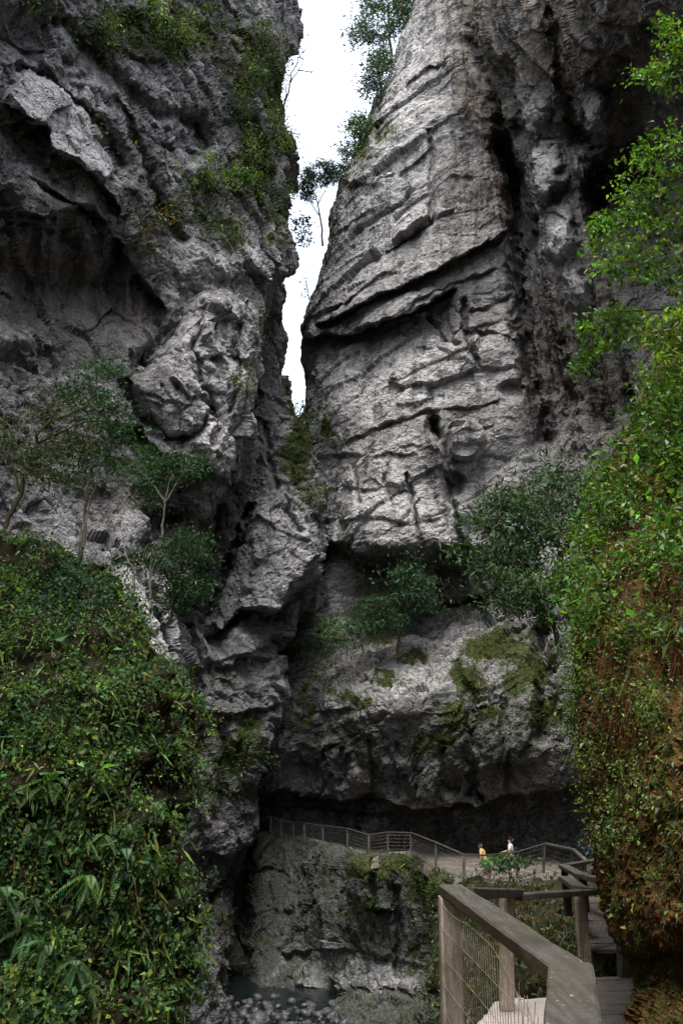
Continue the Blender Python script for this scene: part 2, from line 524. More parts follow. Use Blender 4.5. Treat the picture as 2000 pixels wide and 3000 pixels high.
def bark_mat(name, c0, c1, moss=0.0):
    m, nt, out = new_mat(name); b = NB(nt)
    P = b.scale(b.pos(), (6, 6, 1.6))
    n = b.noise(P, 2.0, 6, 0.65)
    c = b.mix(b.ramp(n, 0.35, 0.65), c0, c1)
    if moss:
        c = b.mix(b.math('MULTIPLY', b.ramp(b.noise(b.pos(), 1.6, 4), 0.42, 0.58), moss), c, (0.045, 0.05, 0.012))
    b.bsdf(out, c, 0.9, b.bump(n, 0.7, 0.02), 0.2)
    return m

def wood_mat(name, c0, c1, grain=(1, 1, 14), lichen=0.0, green=0.0, rough=0.8, spec=0.3):
    m, nt, out = new_mat(name); b = NB(nt)
    P = b.pos()
    g = b.noise(b.scale(P, grain), 3.0, 6, 0.62, 0.3)
    k = b.noise(P, 3.0, 5, 0.6)
    c = b.mix(b.ramp(g, 0.30, 0.70), c0, c1)
    c = b.mix(b.ramp(k, 0.50, 0.72), c, tuple(x * 0.5 for x in c0))
    if green:
        c = b.mix(b.math('MULTIPLY', b.ramp(b.noise(P, 2.2, 5), 0.45, 0.62), green), c, (0.06, 0.055, 0.018))
    if lichen:
        s = b.vor(P, 34.0)
        c = b.mix(b.math('MULTIPLY', b.ramp(s, 0.22, 0.10), b.ramp(b.noise(P, 9.0, 3), 0.50, 0.62)), c, (lichen, lichen * 0.97, lichen * 0.88))
    fi = b.noise(P, 60.0, 4)
    c = b.mix(b.math('MULTIPLY', b.ramp(fi, 0.35, 0.7), 0.45), c, tuple(x * 0.4 for x in c0))
    n2 = b.bump(g, 0.5, 0.008); n2 = b.bump(fi, 0.5, 0.004, n2)
    b.bsdf(out, c, rough, n2, spec)
    return m

def plain_mat(name, col, rough=0.7, spec=0.3, var=0.25, sc=8.0, metal=0.0):
    m, nt, out = new_mat(name); b = NB(nt)
    n = b.noise(b.pos(), sc, 5)
    c = b.mix(b.ramp(n, 0.3, 0.7), tuple(x * (1 - var) for x in col), tuple(min(1, x * (1 + var)) for x in col))
    b.bsdf(out, c, rough, b.bump(n, 0.2, 0.01), spec, Metallic=metal)
    return m

def earth_mat(name, sc, cols, bump=0.06):
    m, nt, out = new_mat(name); b = NB(nt)
    P = b.pos()
    a = b.noise(P, sc * 0.5, 6, 0.65, 0.5); f = b.noise(P, sc * 3, 6, 0.7); e = b.noise(P, sc * 12, 4, 0.7)
    c = b.mix(b.ramp(a, 0.35, 0.62), cols[0], cols[1])
    c = b.mix(b.ramp(f, 0.46, 0.62), c, cols[2])
    c = b.mix(b.math('MULTIPLY', b.ramp(e, 0.5, 0.7), 0.7), c, cols[3])
    n = b.bump(f, 0.9, bump); n = b.bump(e, 0.8, bump * 0.3, n)
    b.bsdf(out, c, 0.95, n, 0.12)
    return m

def path_mat(name, c0, c1):
    m, nt, out = new_mat(name); b = NB(nt)
    P = b.pos()
    n = b.noise(P, 1.4, 7, 0.65); g = b.noise(P, 45.0, 4, 0.7)
    c = b.mix(b.ramp(n, 0.35, 0.65), c0, c1)
    c = b.mix(b.math('MULTIPLY', b.ramp(g, 0.5, 0.65), 0.5), c, tuple(x * 0.45 for x in c0))
    b.bsdf(out, c, 0.92, b.bump(g, 0.5, 0.006), 0.2)
    return m

def water_mat(name):
    m, nt, out = new_mat(name); b = NB(nt)
    n = b.noise(b.scale(b.pos(), (1, 0.5, 1)), 2.4, 4, 0.6, 0.8)
    b.bsdf(out, (0.008, 0.013, 0.013), 0.09, b.bump(n, 0.5, 0.08), 0.3)
    return m

M = {}
M['rock'] = rock_mat('limestone', 1.0)
M['rock_left'] = rock_mat('limestone_weathered', 1.25, (0.155, 0.148, 0.148), (0.48, 0.465, 0.465))
M['rock_low'] = rock_mat('limestone_damp', 1.3, (0.12, 0.118, 0.115), (0.30, 0.295, 0.285), (0.04, 0.04, 0.038))
M['leaf'] = leaf_mat('leaves', 0.38)
M['leaf_glossy'] = leaf_mat('glossy_leaves', 0.32, 0.55, 0.25)
M['needle'] = leaf_mat('dark_needles', 0.15, 0.6, 0.25)
M['grass'] = leaf_mat('grass_blades', 0.3, 0.5, 0.3)
M['bark_pale'] = bark_mat('pale_bark', (0.14, 0.12, 0.09), (0.34, 0.31, 0.26), 0.35)
M['bark_dark'] = bark_mat('dark_bark', (0.03, 0.025, 0.018), (0.08, 0.065, 0.045), 0.4)
M['bark_mossy'] = bark_mat('mossy_bark', (0.05, 0.038, 0.022), (0.11, 0.09, 0.05), 0.8)
M['rail'] = wood_mat('weathered_rail', (0.050, 0.045, 0.040), (0.110, 0.100, 0.090), (14, 1.5, 14), 0.36, 0.4)
M['rail_edge'] = wood_mat('brown_rail', (0.075, 0.046, 0.022), (0.15, 0.098, 0.048), (14, 1.5, 14), 0.0, 0.5)
M['post'] = wood_mat('post_wood', (0.36, 0.28, 0.20), (0.66, 0.56, 0.45), (16, 16, 1.2), 0.0, 0.35)
M['plank'] = wood_mat('deck_planks', (0.06, 0.05, 0.045), (0.13, 0.112, 0.098), (2, 14, 2), 0.0, 0.15)
M['dark_wood'] = wood_mat('dark_wet_wood', (0.045, 0.035, 0.028), (0.10, 0.082, 0.066), (1, 1, 1), 0.2, 0.3)
M['far_wood'] = wood_mat('grey_far_wood', (0.10, 0.09, 0.075), (0.21, 0.19, 0.16), (8, 8, 1), 0.0, 0.2)
M['wire'] = plain_mat('rusty_wire', (0.24, 0.20, 0.145), 0.6, 0.4, 0.35, 20.0, 0.0)
M['far_wire'] = plain_mat('grey_netting', (0.16, 0.16, 0.155), 0.6, 0.4, 0.2, 20.0, 0.3)
M['concrete'] = path_mat('worn_concrete', (0.36, 0.31, 0.27), (0.50, 0.44, 0.39))
M['trail'] = path_mat('trodden_path', (0.10, 0.085, 0.07), (0.19, 0.165, 0.14))
M['mossy_wall'] = earth_mat('mossy_bank', 1.7, ((0.085, 0.042, 0.013), (0.130, 0.066, 0.020), (0.060, 0.058, 0.013), (0.025, 0.016, 0.008)))
M['mound'] = earth_mat('humus', 1.3, ((0.014, 0.010, 0.006), (0.026, 0.017, 0.009), (0.016, 0.022, 0.007), (0.008, 0.008, 0.005)))
M['bank'] = earth_mat('mossy_earth', 1.0, ((0.024, 0.028, 0.010), (0.045, 0.040, 0.014), (0.014, 0.014, 0.010), (0.010, 0.010, 0.007)))
M['bed'] = path_mat('river_gravel', (0.05, 0.05, 0.055), (0.12, 0.12, 0.13))
M['stone'] = plain_mat('river_stone', (0.062, 0.061, 0.066), 0.5, 0.4, 0.65, 2.6)
M['water'] = water_mat('river_water')
# ------------------------------------------------------------------ the gorge walls
def blocky(sizes, rot, aniso, amp=1.0, s=0, soft=(9, 1.2), rough=0.35):
    L = []
    for k, (sz, a) in enumerate(sizes):
        L.append(lambda p, sz=sz, a=a, k=k: amp * a * facets(p, sz, s + 31 * k, rot, aniso) * (CUR['fine'] if sz < 1 else 1))
    L.append(lambda p: amp * soft[1] * 0.5 * fbm(p, soft[0], 4, s + 7))
    L.append(lambda p: amp * 0.5 * rough * fbm(p * np.array([1, 1, 1.5]), 1.6, 4, s + 8, 0.55))
    L.append(lambda p: amp * 0.06 * fbm(p, 0.4, 3, s + 9, 0.6))
    return L

# ---- right cliff, one face from the ridge down to the back of the undercut
def rrow(y, sil, Ys, inner):
    sil += 12 * (0 < y < 1300)
    return (y, [(sil + 150, Ys + 40), (sil + 14, Ys + 9), (sil, Ys)] + inner)
RR = [
 rrow(-260, 1330, 58, [(1420, 52), (1560, 42), (1720, 33), (1920, 25), (2200, 20)]),
 rrow(0, 1222, 58, [(1310, 53.5), (1440, 47.5), (1620, 39.5), (1820, 32), (2200, 25)]),
 rrow(200, 1140, 58, [(1235, 53.5), (1370, 50.8), (1570, 45), (1760, 38.5), (2200, 31)]),
 rrow(400, 1052, 58, [(1155, 53.5), (1310, 51.5), (1510, 50.5), (1670, 47), (2200, 37)]),
 rrow(600, 982, 58, [(1095, 53), (1265, 50.5), (1500, 51.5), (1660, 48), (2200, 40)]),
 rrow(800, 930, 57, [(1035, 52.5), (1235, 49.5), (1480, 51), (1660, 48), (2200, 41)]),
 rrow(900, 897, 56.5, [(1010, 52), (1220, 49.5), (1480, 50.5), (1670, 48), (2200, 41)]),
 rrow(960, 885, 56, [(1000, 52), (1210, 49.5), (1480, 50), (1680, 47.5), (2200, 41)]),
 rrow(1100, 896, 56, [(1000, 52), (1200, 49), (1470, 49.5), (1680, 47.5), (2200, 41)]),
 rrow(1250, 893, 56, [(1005, 51), (1200, 48.5), (1450, 48.5), (1660, 48), (2200, 41)]),
 rrow(1420, 915, 56, [(1020, 50.5), (1200, 47.5), (1400, 48), (1630, 48), (2200, 41)]),
 rrow(1590, 925, 56, [(1020, 50), (1200, 46.8), (1380, 47.5), (1610, 47), (2200, 40)]),
 rrow(1700, 900, 54, [(1020, 53), (1200, 52), (1380, 49.5), (1600, 46), (2200, 39)]),
 rrow(1800, 860, 53, [(1000, 53), (1200, 53), (1380, 50.5), (1600, 45), (2200, 38)]),
 rrow(1900, 830, 52, [(980, 51.5), (1180, 49.5), (1380, 46), (1600, 43), (2200, 36)]),
 rrow(1990, 812, 51, [(965, 49), (1180, 45.5), (1380, 43), (1600, 41), (2200, 35)]),
 rrow(2080, 798, 50.5, [(955, 47.8), (1180, 43.6), (1380, 41.4), (1600, 39.8), (2200, 34.5)]),
 rrow(2200, 760, 50.5, [(940, 48), (1180, 43.8), (1380, 41.6), (1600, 39.8), (2200, 34.5)]),
 rrow(2330, 735, 51.5, [(930, 49.6), (1180, 45.6), (1380, 43.4), (1600, 41.2), (2200, 35.5)]),
 rrow(2480, 735, 52, [(930, 50), (1180, 46), (1380, 44), (1600, 41.5), (2200, 36)]),
 rrow(2660, 735, 52, [(930, 50), (1180, 46), (1380, 44), (1600, 41.5), (2200, 36)]),
]
R = Rock(RR, step=3.6)
# main ledges and overhangs
R.ledge([(890, 985), (950, 985), (1010, 975), (1100, 950), (1200, 915), (1290, 865), (1330, 840)], 3.4, 110, 0.25, 10)
R.ledge([(930, 950), (1000, 920), (1128, 850), (1255, 797), (1383, 735), (1500, 676)], 2.05, 34, 0.45, 8, 18)
R.ledge([(1120, 722), (1180, 690), (1262, 640)], 1.37, 40, 0.5, 6, 12)
R.ledge([(900, 935), (1000, 885), (1100, 810), (1160, 780)], 0.72, 24, 0.5, 8)
R.ledge([(1140, 945), (1220, 875), (1330, 822), (1420, 790), (1500, 768)], 0.79, 24, 0.5, 8)
R.ledge([(1330, 880), (1345, 905), (1440, 880), (1500, 850)], 0.58, 30, 0.4, 6)
R.ledge([(1010, 560), (1100, 545), (1180, 500), (1262, 440)], 0.65, 26, 0.5, 9)
R.ledge([(1100, 330), (1180, 270), (1250, 215), (1320, 190)], 0.65, 30, 0.4, 9)
R.ledge([(960, 700), (1050, 640), (1130, 600)], 0.50, 22, 0.5, 9)
R.ledge([(1000, 1296), (1108, 1252), (1249, 1200), (1400, 1190), (1480, 1170)], 0.65, 16, 0.5, 7)
R.ledge([(915, 1345), (1010, 1325), (1100, 1345), (1215, 1345)], 0.50, 16, 0.5, 8)
R.ledge([(925, 1440), (1000, 1420), (1060, 1440), (1150, 1430), (1210, 1440)], 0.43, 14, 0.5, 8)
R.ledge([(940, 1525), (1030, 1530), (1120, 1520), (1200, 1530), (1340, 1500)], 0.43, 14, 0.5, 8)
R.ledge([(930, 1590), (985, 1592), (1040, 1628), (1185, 1612), (1250, 1618), (1370, 1594)], 4.2, 70, 0.15, 10, 14)
R.ledge([(1230, 1795), (1300, 1770), (1414, 1745), (1460, 1700)], 2.0, 30, 0.2, 8, 12)
R.crack([(1262, 400), (1264, 520), (1262, 650)], 1.2, 9)
R.crack([(1470, 440), (1500, 540), (1516, 640), (1524, 800), (1528, 893), (1545, 1010), (1560, 1120), (1590, 1290)], 5.0, 30, 9)
R.crack([(1530, 520), (1560, 640), (1585, 800), (1600, 1000), (1625, 1150)], 2.2, 22, 9)
R.crack([(1230, 900), (1290, 960), (1330, 1020)], 0.7, 7)
R.crack([(1365, 870), (1370, 1010), (1400, 1080)], 1.3, 9)
R.crack([(1268, 1225), (1288, 1310), (1319, 1446), (1345, 1530), (1362, 1600)], 1.6, 11)
R.bulge(1272, 1265, 34, 50, -1.3, 0, 9)
R.bulge(1335, 1420, 34, 42, -1.7, 0, 6)
R.bulge(1360, 1290, 62, 62, 1.5, -20, 6, 6, 2)
R.bulge(1490, 1145, 44, 40, -1.4, 0, 10)
R.crack([(1195, 1400), (1215, 1500), (1235, 1600)], 1.0, 7)
R.crack([(1045, 1370), (1060, 1480)], 0.6, 7)
R.crack([(1135, 1400), (1145, 1470)], 0.5, 7)
R.ledge([(1335, 965), (1400, 950), (1470, 985), (1500, 1000)], 0.65, 26, 0.4, 6)
R.region([(1478, 440), (1530, 500), (1570, 640), (1600, 800), (1640, 1000), (1690, 1180), (1640, 1330), (1590, 1290), (1552, 1110), (1530, 900), (1520, 700)], 3.4, 26, 10)
# upper right tufaceous buttress: flutes, pillars and dark hollows
R.crack([(1380, -60), (1400, 120), (1470, 300), (1480, 430)], 2.6, 26, 12)
R.crack([(1640, -100), (1660, 120), (1690, 300), (1720, 430), (1760, 560)], 3.2, 34, 12)
R.crack([(1500, 200), (1540, 300), (1530, 380)], 2.4, 30, 10)
R.bulge(1565, 330, 60, 110, 2.6, -12)
R.bulge(1610, 500, 66, 110, 3.2, 8, 30)
R.bulge(1580, 570, 40, 60, 2.6, 0)
R.bulge(1640, 690, 58, 110, 3.6, -14)
R.bulge(1690, 850, 46, 100, 3.0, -12)
R.bulge(1745, 330, 55, 80, 3.2, 20)
R.bulge(1705, 480, 46, 70, 2.4, 10)
R.bulge(1840, 560, 120, 190, -5.5, 0)
R.bulge(1760, 650, 50, 150, -3.4, -10)
R.bulge(1850, 250, 130, 120, -2.5, 0)
R.ledge([(1560, 640), (1620, 618), (1690, 660)], 0.94, 22, 0.3, 6)
R.crack([(1640, 1080), (1680, 1180), (1690, 1330)], 1.2, 16, 10)
R.crack([(1720, 960), (1760, 1080), (1790, 1250)], 1.2, 16, 10)
R.crack([(1800, 900), (1830, 1050), (1850, 1200)], 1.0, 16, 10)
R.bulge(1700, 1080, 50, 260, -2.2, -12)
# lower middle: grassy ramps and the hanging belly above the path
R.ledge([(940, 2000), (1050, 1985), (1153, 1925)], -0.00, 30)
R.ledge([(940, 2085), (1010, 2065), (1090, 2060)], 0.50, 18, 0.4, 9)
R.ledge([(960, 2130), (1100, 2100), (1180, 2105)], 0.29, 16, 0.4, 12)
R.ledge([(935, 2200), (1000, 2180), (1100, 2160)], 0.43, 22, 0.4, 14)
R.ledge([(1160, 2120), (1250, 2090), (1330, 2090)], 0.22, 14, 0.4, 12)
R.ledge([(1010, 2250), (1120, 2225), (1250, 2240)], 0.36, 20, 0.4, 14)
R.ledge([(1330, 2270), (1450, 2230), (1600, 2220)], 0.36, 20, 0.4, 14)
R.ledge([(1300, 2095), (1400, 2055), (1520, 2010)], 0.36, 22, 0.4, 14)
R.crack([(1080, 2150), (1095, 2240), (1090, 2330)], 0.6, 9)
R.crack([(1160, 2180), (1165, 2330)], 0.5, 8)
R.crack([(1010, 2180), (1005, 2290)], 0.6, 9)
R.crack([(1290, 2180), (1300, 2330)], 0.6, 9)
R.crack([(1470, 2060), (1480, 2190), (1490, 2310)], 0.8, 11)
R.bulge(1040, 2290, 60, 50, 0.8, 0)
R.bulge(1260, 2290, 70, 60, 0.9, 0)
R.bulge(880, 2270, 70, 90, -1.5, 0)
R.ledge([(1250, 1850), (1320, 1850), (1400, 1835)], 0.22, 20)
R.crack([(1392, 1640), (1400, 1720), (1412, 1800)], 1.2, 14)
R.crack([(1270, 1640), (1285, 1700), (1290, 1770)], 0.8, 12)
R.bulge(1130, 2010, 240, 150, 1.6, -20)
R.bulge(1150, 1650, 120, 45, -2.0, 0)
R.bulge(1130, 1830, 160, 60, -1.2, -15)
R.crack([(1330, 1950), (1370, 2050), (1380, 2200), (1395, 2330)], 1.4, 18, 12)
R.crack([(1220, 2190), (1230, 2300)], 0.8, 9)
R.crack([(1580, 1850), (1600, 2000), (1590, 2150)], 2.4, 22, 12)
R.bulge(1620, 1880, 40, 110, 1.8, 5)
lip = [(700, 2330), (840, 2322), (925, 2335), (1000, 2348), (1083, 2330), (1150, 2352), (1210, 2372), (1290, 2362), (1350, 2346), (1395, 2366), (1472, 2328), (1542, 2322), (1640, 2314), (1760, 2300), (2300, 2260)]
R.ledge(lip, 6.0, 900, 0.02, 10, 30, 3, 6)
R.ledge([(800, 2372), (950, 2372), (1060, 2392), (1150, 2388)], -1.2, 40, 0.0, 8)
right_layers = blocky([(5.5, 0.15), (2.0, 0.18), (0.8, 0.16), (0.3, 0.17)], (0.0, 0.42, 0.1), (1.9, 1.2, 0.8), 1.0, 40, (8, 0.9), 0.22)
# flutes run down the overhang; the ledge country stays blocky
def flutes(p):
    q = p * np.array([1.0, 1.0, 0.09])
    return R._tuf * (1.3 * fbm(q, 2.2, 4, 71, 0.55, True) + 0.3 * fbm(p, 1.3, 3, 72) + 0.16 * facets(p, 0.9, 73))
R._tuf = np.clip(R.blobs([(1700, 120, 330, 330, 1.2), (1480, 360, 170, 360), (1420, 560, 110, 130, 0.9), (1390, 300, 90, 260, 1.0), (1330, 520, 60, 120, .6), (1440, 640, 90, 60, .7), (1850, 560, 220, 280, 1.1), (1640, 1000, 110, 300, 1.0), (1760, 1130, 170, 220, 1.0), (1760, 880, 130, 170, .9), (1420, 60, 140, 220, 1.1), (1320, 1690, 110, 90, 0.6)]), 0, 1)
R._low = sstep(1640, 1860, R.py + 40 * fbm(np.stack((R.px, R.py, R.px * 0), -1), 120, 3, 77))
right_layers = [(lambda p, f=f: f(p) * (1 - 0.75 * R._tuf)) for f in right_layers] + [flutes]
for _k, (_sz, _a) in enumerate([(1.9, 0.26), (0.75, 0.26), (0.32, 0.24)]):
    right_layers.append(lambda p, k=_k, sz=_sz, a=_a: a * R._low * facets(p, sz, 480 + 9 * k, (0.1, -0.35, 0.1), (0.9, 0.9, 1.25)) * (CUR['fine'] if sz < 1 else 1))
def up_moss(r, k=1.0):
    return k * sstep(0.35, 0.85, r.n[:, 2])
R.finish(right_layers, 'cliff_wall', M['rock'], smooth=False, attrs={
    'algae_shade': lambda r: r.blobs([(1420, 2150, 420, 260, .66), (1000, 2200, 260, 180, .66), (890, 1950, 110, 220, .7), (1330, 1690, 90, 100, .7), (1500, 1850, 170, 150, .6), (1060, 480, 110, 260, .5), (950, 850, 60, 150, .5), (1000, 1060, 120, 40, .6), (905, 1150, 30, 200, .5), (1250, 2300, 400, 90, .6)], 50),  # algal patches, also painting in the dimness of belly and overhangs
    'tufa_shade': lambda r: r._tuf * (1 - np.clip(0.75 * r.blobs([(1565, 330, 50, 90), (1610, 490, 60, 90), (1640, 690, 50, 90), (1690, 850, 45, 90), (1745, 330, 40, 70), (1705, 470, 40, 60)], 20), 0, 1)),
    'pale': lambda r: r.blobs([(1100, 1130, 230, 110, .8), (1100, 1480, 230, 130, .9), (1150, 620, 160, 220, .4), (1170, 250, 130, 220, .6), (1605, 480, 45, 60, 1.0), (1640, 690, 40, 90, .8), (1565, 330, 40, 70, .4), (1690, 850, 35, 80, .5), (1745, 330, 30, 60, .4), (1705, 470, 30, 50, .4), (1160, 1970, 130, 80, .35), (1000, 1690, 60, 80, 1.1), (1300, 1840, 80, 50, .7), (1350, 1290, 70, 60, .5)]) - 0.6 * r.blobs([(1420, 2250, 320, 120)]),  # pale stone; the pillars are whitened to look lit
    'moss': lambda r: np.maximum(r.blobs([(1060, 430, 60, 90, .75), (1010, 520, 50, 60, .7), (1130, 390, 50, 70, .55), (1330, 2090, 70, 70, .75), (1280, 2170, 90, 34, .95), (1370, 1990, 70, 80, .8), (1420, 1900, 100, 60, .8), (1540, 1960, 100, 120, .85), (1450, 1880, 110, 60, .85), (1600, 2080, 90, 80, .7), (1420, 2080, 70, 70, .65), (1180, 2140, 60, 40, .55), (1030, 2040, 70, 22, .85), (1130, 1980, 70, 20, .8), (1220, 1925, 60, 16, .7), (950, 1250, 25, 70, .7), (950, 1980, 90, 180, .5), (1130, 1880, 110, 40, .6), (880, 1250, 40, 60, .6), (900, 2060, 60, 120, .6), (1500, 1880, 90, 80, .7)], 26), 0.42 * up_moss(r)),
})

# ---- left cliff, the hanging front with the broken prow
def lrow(y, inner, sil, Ys):
    sil -= 9 * (y < 880)
    return (y, inner + [(sil, Ys), (sil - 12, Ys + 7), (sil - 160, Ys + 36)])
LR_ = [
 lrow(-260, [(-320, 22), (0, 24), (250, 28), (500, 33), (750, 38)], 884, 43),
 lrow(0, [(-320, 23), (0, 26), (250, 30), (500, 34), (750, 39)], 872, 44),
 lrow(150, [(-320, 24), (0, 27), (250, 31), (500, 35), (740, 39.5)], 860, 44),
 lrow(280, [(-320, 25), (0, 27.5), (250, 31), (500, 35.5), (710, 39.5)], 818, 44),
 lrow(420, [(-320, 25), (0, 28), (250, 31.5), (500, 36), (710, 40)], 838, 44),
 lrow(560, [(-320, 25.5), (0, 28.5), (250, 32), (500, 36), (710, 40)], 848, 44),
 lrow(700, [(-320, 26), (0, 29), (250, 33), (500, 36.5), (710, 40)], 862, 44),
 lrow(785, [(-320, 26.5), (0, 29.5), (250, 33.5), (500, 36.5), (700, 40)], 866, 44),
 lrow(835, [(-320, 27), (0, 30), (240, 34), (470, 36.5), (660, 39.5)], 806, 43),
 lrow(900, [(-320, 27), (0, 30), (230, 34), (450, 36.2), (640, 38.5)], 768, 42),
 lrow(1000, [(-320, 27), (0, 30), (220, 33.6), (430, 35.5), (620, 37.5)], 745, 41),
 lrow(1120, [(-320, 27), (0, 29.8), (210, 33), (410, 35), (600, 37)], 737, 40),
 lrow(1210, [(-320, 27), (0, 29.6), (200, 32.6), (400, 35), (590, 37)], 736, 40),
 lrow(1300, [(-320, 27), (0, 29.5), (200, 32.4), (390, 35), (570, 37)], 716, 40),
 lrow(1400, [(-320, 27), (0, 29.5), (200, 32.3), (380, 35), (550, 37.5)], 690, 40),
 lrow(1450, [(-320, 27), (0, 29.5), (200, 32.3), (380, 35.5), (530, 38.5)], 640, 41.5),
 lrow(1520, [(-320, 27), (0, 29.5), (200, 32), (370, 35), (500, 39)], 600, 43),
 lrow(1600, [(-320, 26), (0, 28.5), (200, 31), (350, 33), (480, 38)], 580, 43),
 lrow(1700, [(-320, 24), (0, 26), (190, 28), (330, 29.5), (440, 33)], 530, 38),
 lrow(1800, [(-320, 23), (0, 25), (190, 26.6), (320, 27.8), (420, 29.5)], 495, 33),
 lrow(1900, [(-320, 22), (0, 24), (190, 25.6), (320, 26.8), (420, 28)], 500, 31),
 lrow(2020, [(-320, 21), (0, 23), (190, 24.6), (320, 25.8), (430, 27)], 520, 30),
 lrow(2300, [(-320, 20), (0, 22), (190, 23.6), (320, 24.8), (440, 26)], 530, 29),
]
L = Rock(LR_, step=3.6)
# pale plates with a hollow under them
L.region([(10, 285), (85, 200), (190, 275), (258, 340), (350, 488), (300, 535), (225, 470), (150, 440), (145, 362), (85, 360)], -1.1, 9, 8)
L.ledge([(0, 312), (83, 358), (147, 366), (150, 430), (212, 462), (290, 540), (350, 600)], 2.0, 60, 0.2, 8, 10)
L.crack([(60, 200), (130, 215), (200, 275), (262, 335), (352, 486)], 1.2, 11)
L.ledge([(60, 505), (140, 540), (217, 595), (270, 614)], 1.6, 40, 0.25, 7, 10)
L.ledge([(-120, 560), (0, 610), (110, 640), (220, 600), (280, 625), (340, 705), (380, 770), (440, 850), (490, 905)], 1.7, 240, 0.15, 9, 20)
L.bulge(210, 830, 330, 190, -1.7, 10)
L.ledge([(-100, 690), (60, 650), (150, 672), (230, 735)], 0.9, 34, 0.3, 9)
L.bulge(90, 980, 200, 60, 1.1, -10)
L.crack([(560, 870), (540, 930), (470, 1010), (400, 1080)], 1.4, 26, 14)
L.ledge([(560, 960), (640, 930), (720, 950)], 0.6, 26, 0.4, 12)
L.ledge([(590, 1050), (660, 1030), (735, 1060)], 0.6, 26, 0.4, 12)
L.crack([(600, 900), (570, 1010), (600, 1110)], 0.7, 9, 12)
L.region([(545, 890), (640, 870), (770, 900), (740, 1060), (736, 1210), (705, 1310), (690, 1410), (640, 1390), (600, 1350), (560, 1290), (460, 1230), (400, 1160), (370, 1110), (440, 1060), (520, 970)], -0.8, 26, 16)
L.crack([(365, 1120), (410, 1210), (510, 1285), (560, 1280), (640, 1200)], 1.0, 13, 14)
L.ledge([(500, 1110), (560, 1165), (600, 1150)], 0.8, 20, 0.4, 6, 8)
L.ledge([(310, 1240), (420, 1250), (480, 1330), (600, 1358), (640, 1395), (670, 1424), (705, 1330)], 3.2, 70, 0.15, 9, 12)
L.crack([(610, 1130), (650, 1220), (620, 1300)], 0.9, 10)
L.crack([(690, 960), (700, 1080), (690, 1200)], 0.8, 9)
L.bulge(585, 1480, 46, 44, 1.6, 0)
L.bulge(470, 1530, 70, 60, -3.0, 0)
L.bulge(370, 1540, 50, 110, 1.4, 15)
L.ledge([(280, 1600), (340, 1640), (400, 1650), (460, 1640)], 1.6, 30, 0.2, 7)
L.ledge([(330, 1812), (400, 1822), (478, 1842)], 0.9, 20, 0.5, 5, 8)
L.bulge(400, 1750, 90, 70, 0.8, 20)
# upper folds
L.ledge([(350, 620), (450, 640), (560, 700), (640, 680)], 0.0, 30)
L.crack([(180, 60), (290, 200), (420, 330), (560, 360), (600, 430)], 1.3, 20)
L.crack([(330, 300), (420, 480), (470, 600), (540, 700)], 1.0, 14)
L.bulge(560, 400, 80, 100, -1.3, 0, 20)
L.bulge(60, 90, 130, 110, -1.7, 0, 20)
L.bulge(300, 420, 60, 160, -1.2, -35)
L.bulge(640, 760, 160, 90, 0.8, 30)
L.crack([(760, 560), (790, 640), (770, 740), (800, 800)], 1.0, 14)
left_layers = blocky([(4.2, 0.20), (1.4, 0.35), (0.55, 0.34), (0.22, 0.24)], (0.5, -0.75, 0.2), (1.7, 0.9, 0.75), 1.0, 140, (8, 0.8), 0.2)
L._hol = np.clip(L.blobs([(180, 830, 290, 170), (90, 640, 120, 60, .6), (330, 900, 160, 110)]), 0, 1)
L._slab = L.inside([(10, 285), (85, 200), (190, 275), (258, 340), (350, 488), (300, 535), (225, 470), (150, 440), (145, 362), (85, 360)], 25) + L.blobs([(180, 550, 70, 30)])
left_layers = [(lambda p, f=f: f(p) * (1 - 0.6 * L._hol) * (1 - 0.6 * L._slab)) for f in left_layers]
left_moss = [(560, 90, 330, 170, .62), (740, 180, 130, 200, .72), (740, 480, 110, 150, .72), (600, 560, 90, 90, .55), (380, 60, 150, 90, .6), (470, 620, 80, 70, .55), (440, 730, 60, 60, .5), (800, 330, 60, 250, .7), (830, 650, 50, 140, .6), (680, 680, 120, 80, .5)]
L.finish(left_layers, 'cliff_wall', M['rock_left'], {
    'algae_shade': lambda r: np.maximum(0.36, r.blobs([(700, 350, 190, 320, .6), (350, 150, 300, 190, .6), (480, 600, 120, 160, .5), (60, 500, 60, 200, .5), (150, 1300, 250, 200, .5), (420, 1480, 160, 90, .5)], 50)) - 0.6 * np.clip(r._slab, 0, 1) - 0.5 * r.blobs([(640, 1050, 110, 150), (650, 1320, 60, 90), (420, 1780, 110, 110), (590, 1480, 40, 30), (590, 830, 120, 70, .7)]),
    'tufa_shade': lambda r: 0.75 * np.maximum(r._hol, r.blobs([(450, 1480, 200, 90, .8)])),
    'pale': lambda r: r.blobs([(180, 300, 110, 70, 1.3), (250, 430, 80, 90, 1.2), (180, 550, 90, 40, 1.2), (620, 1030, 120, 120, 1.1), (640, 1300, 70, 120, 1.1), (450, 1290, 120, 50, .9), (400, 1760, 110, 70, 1.4), (430, 1880, 60, 60, 1.2), (580, 800, 160, 100, .6), (590, 1480, 40, 30, .8), (370, 1530, 40, 80, .5)]) - 0.5 * r._hol,  # pale patches; slab and prow whitened further to look lit
    'moss': lambda r: np.maximum(r.blobs(left_moss, 34), 0.25 * up_moss(r)),
})

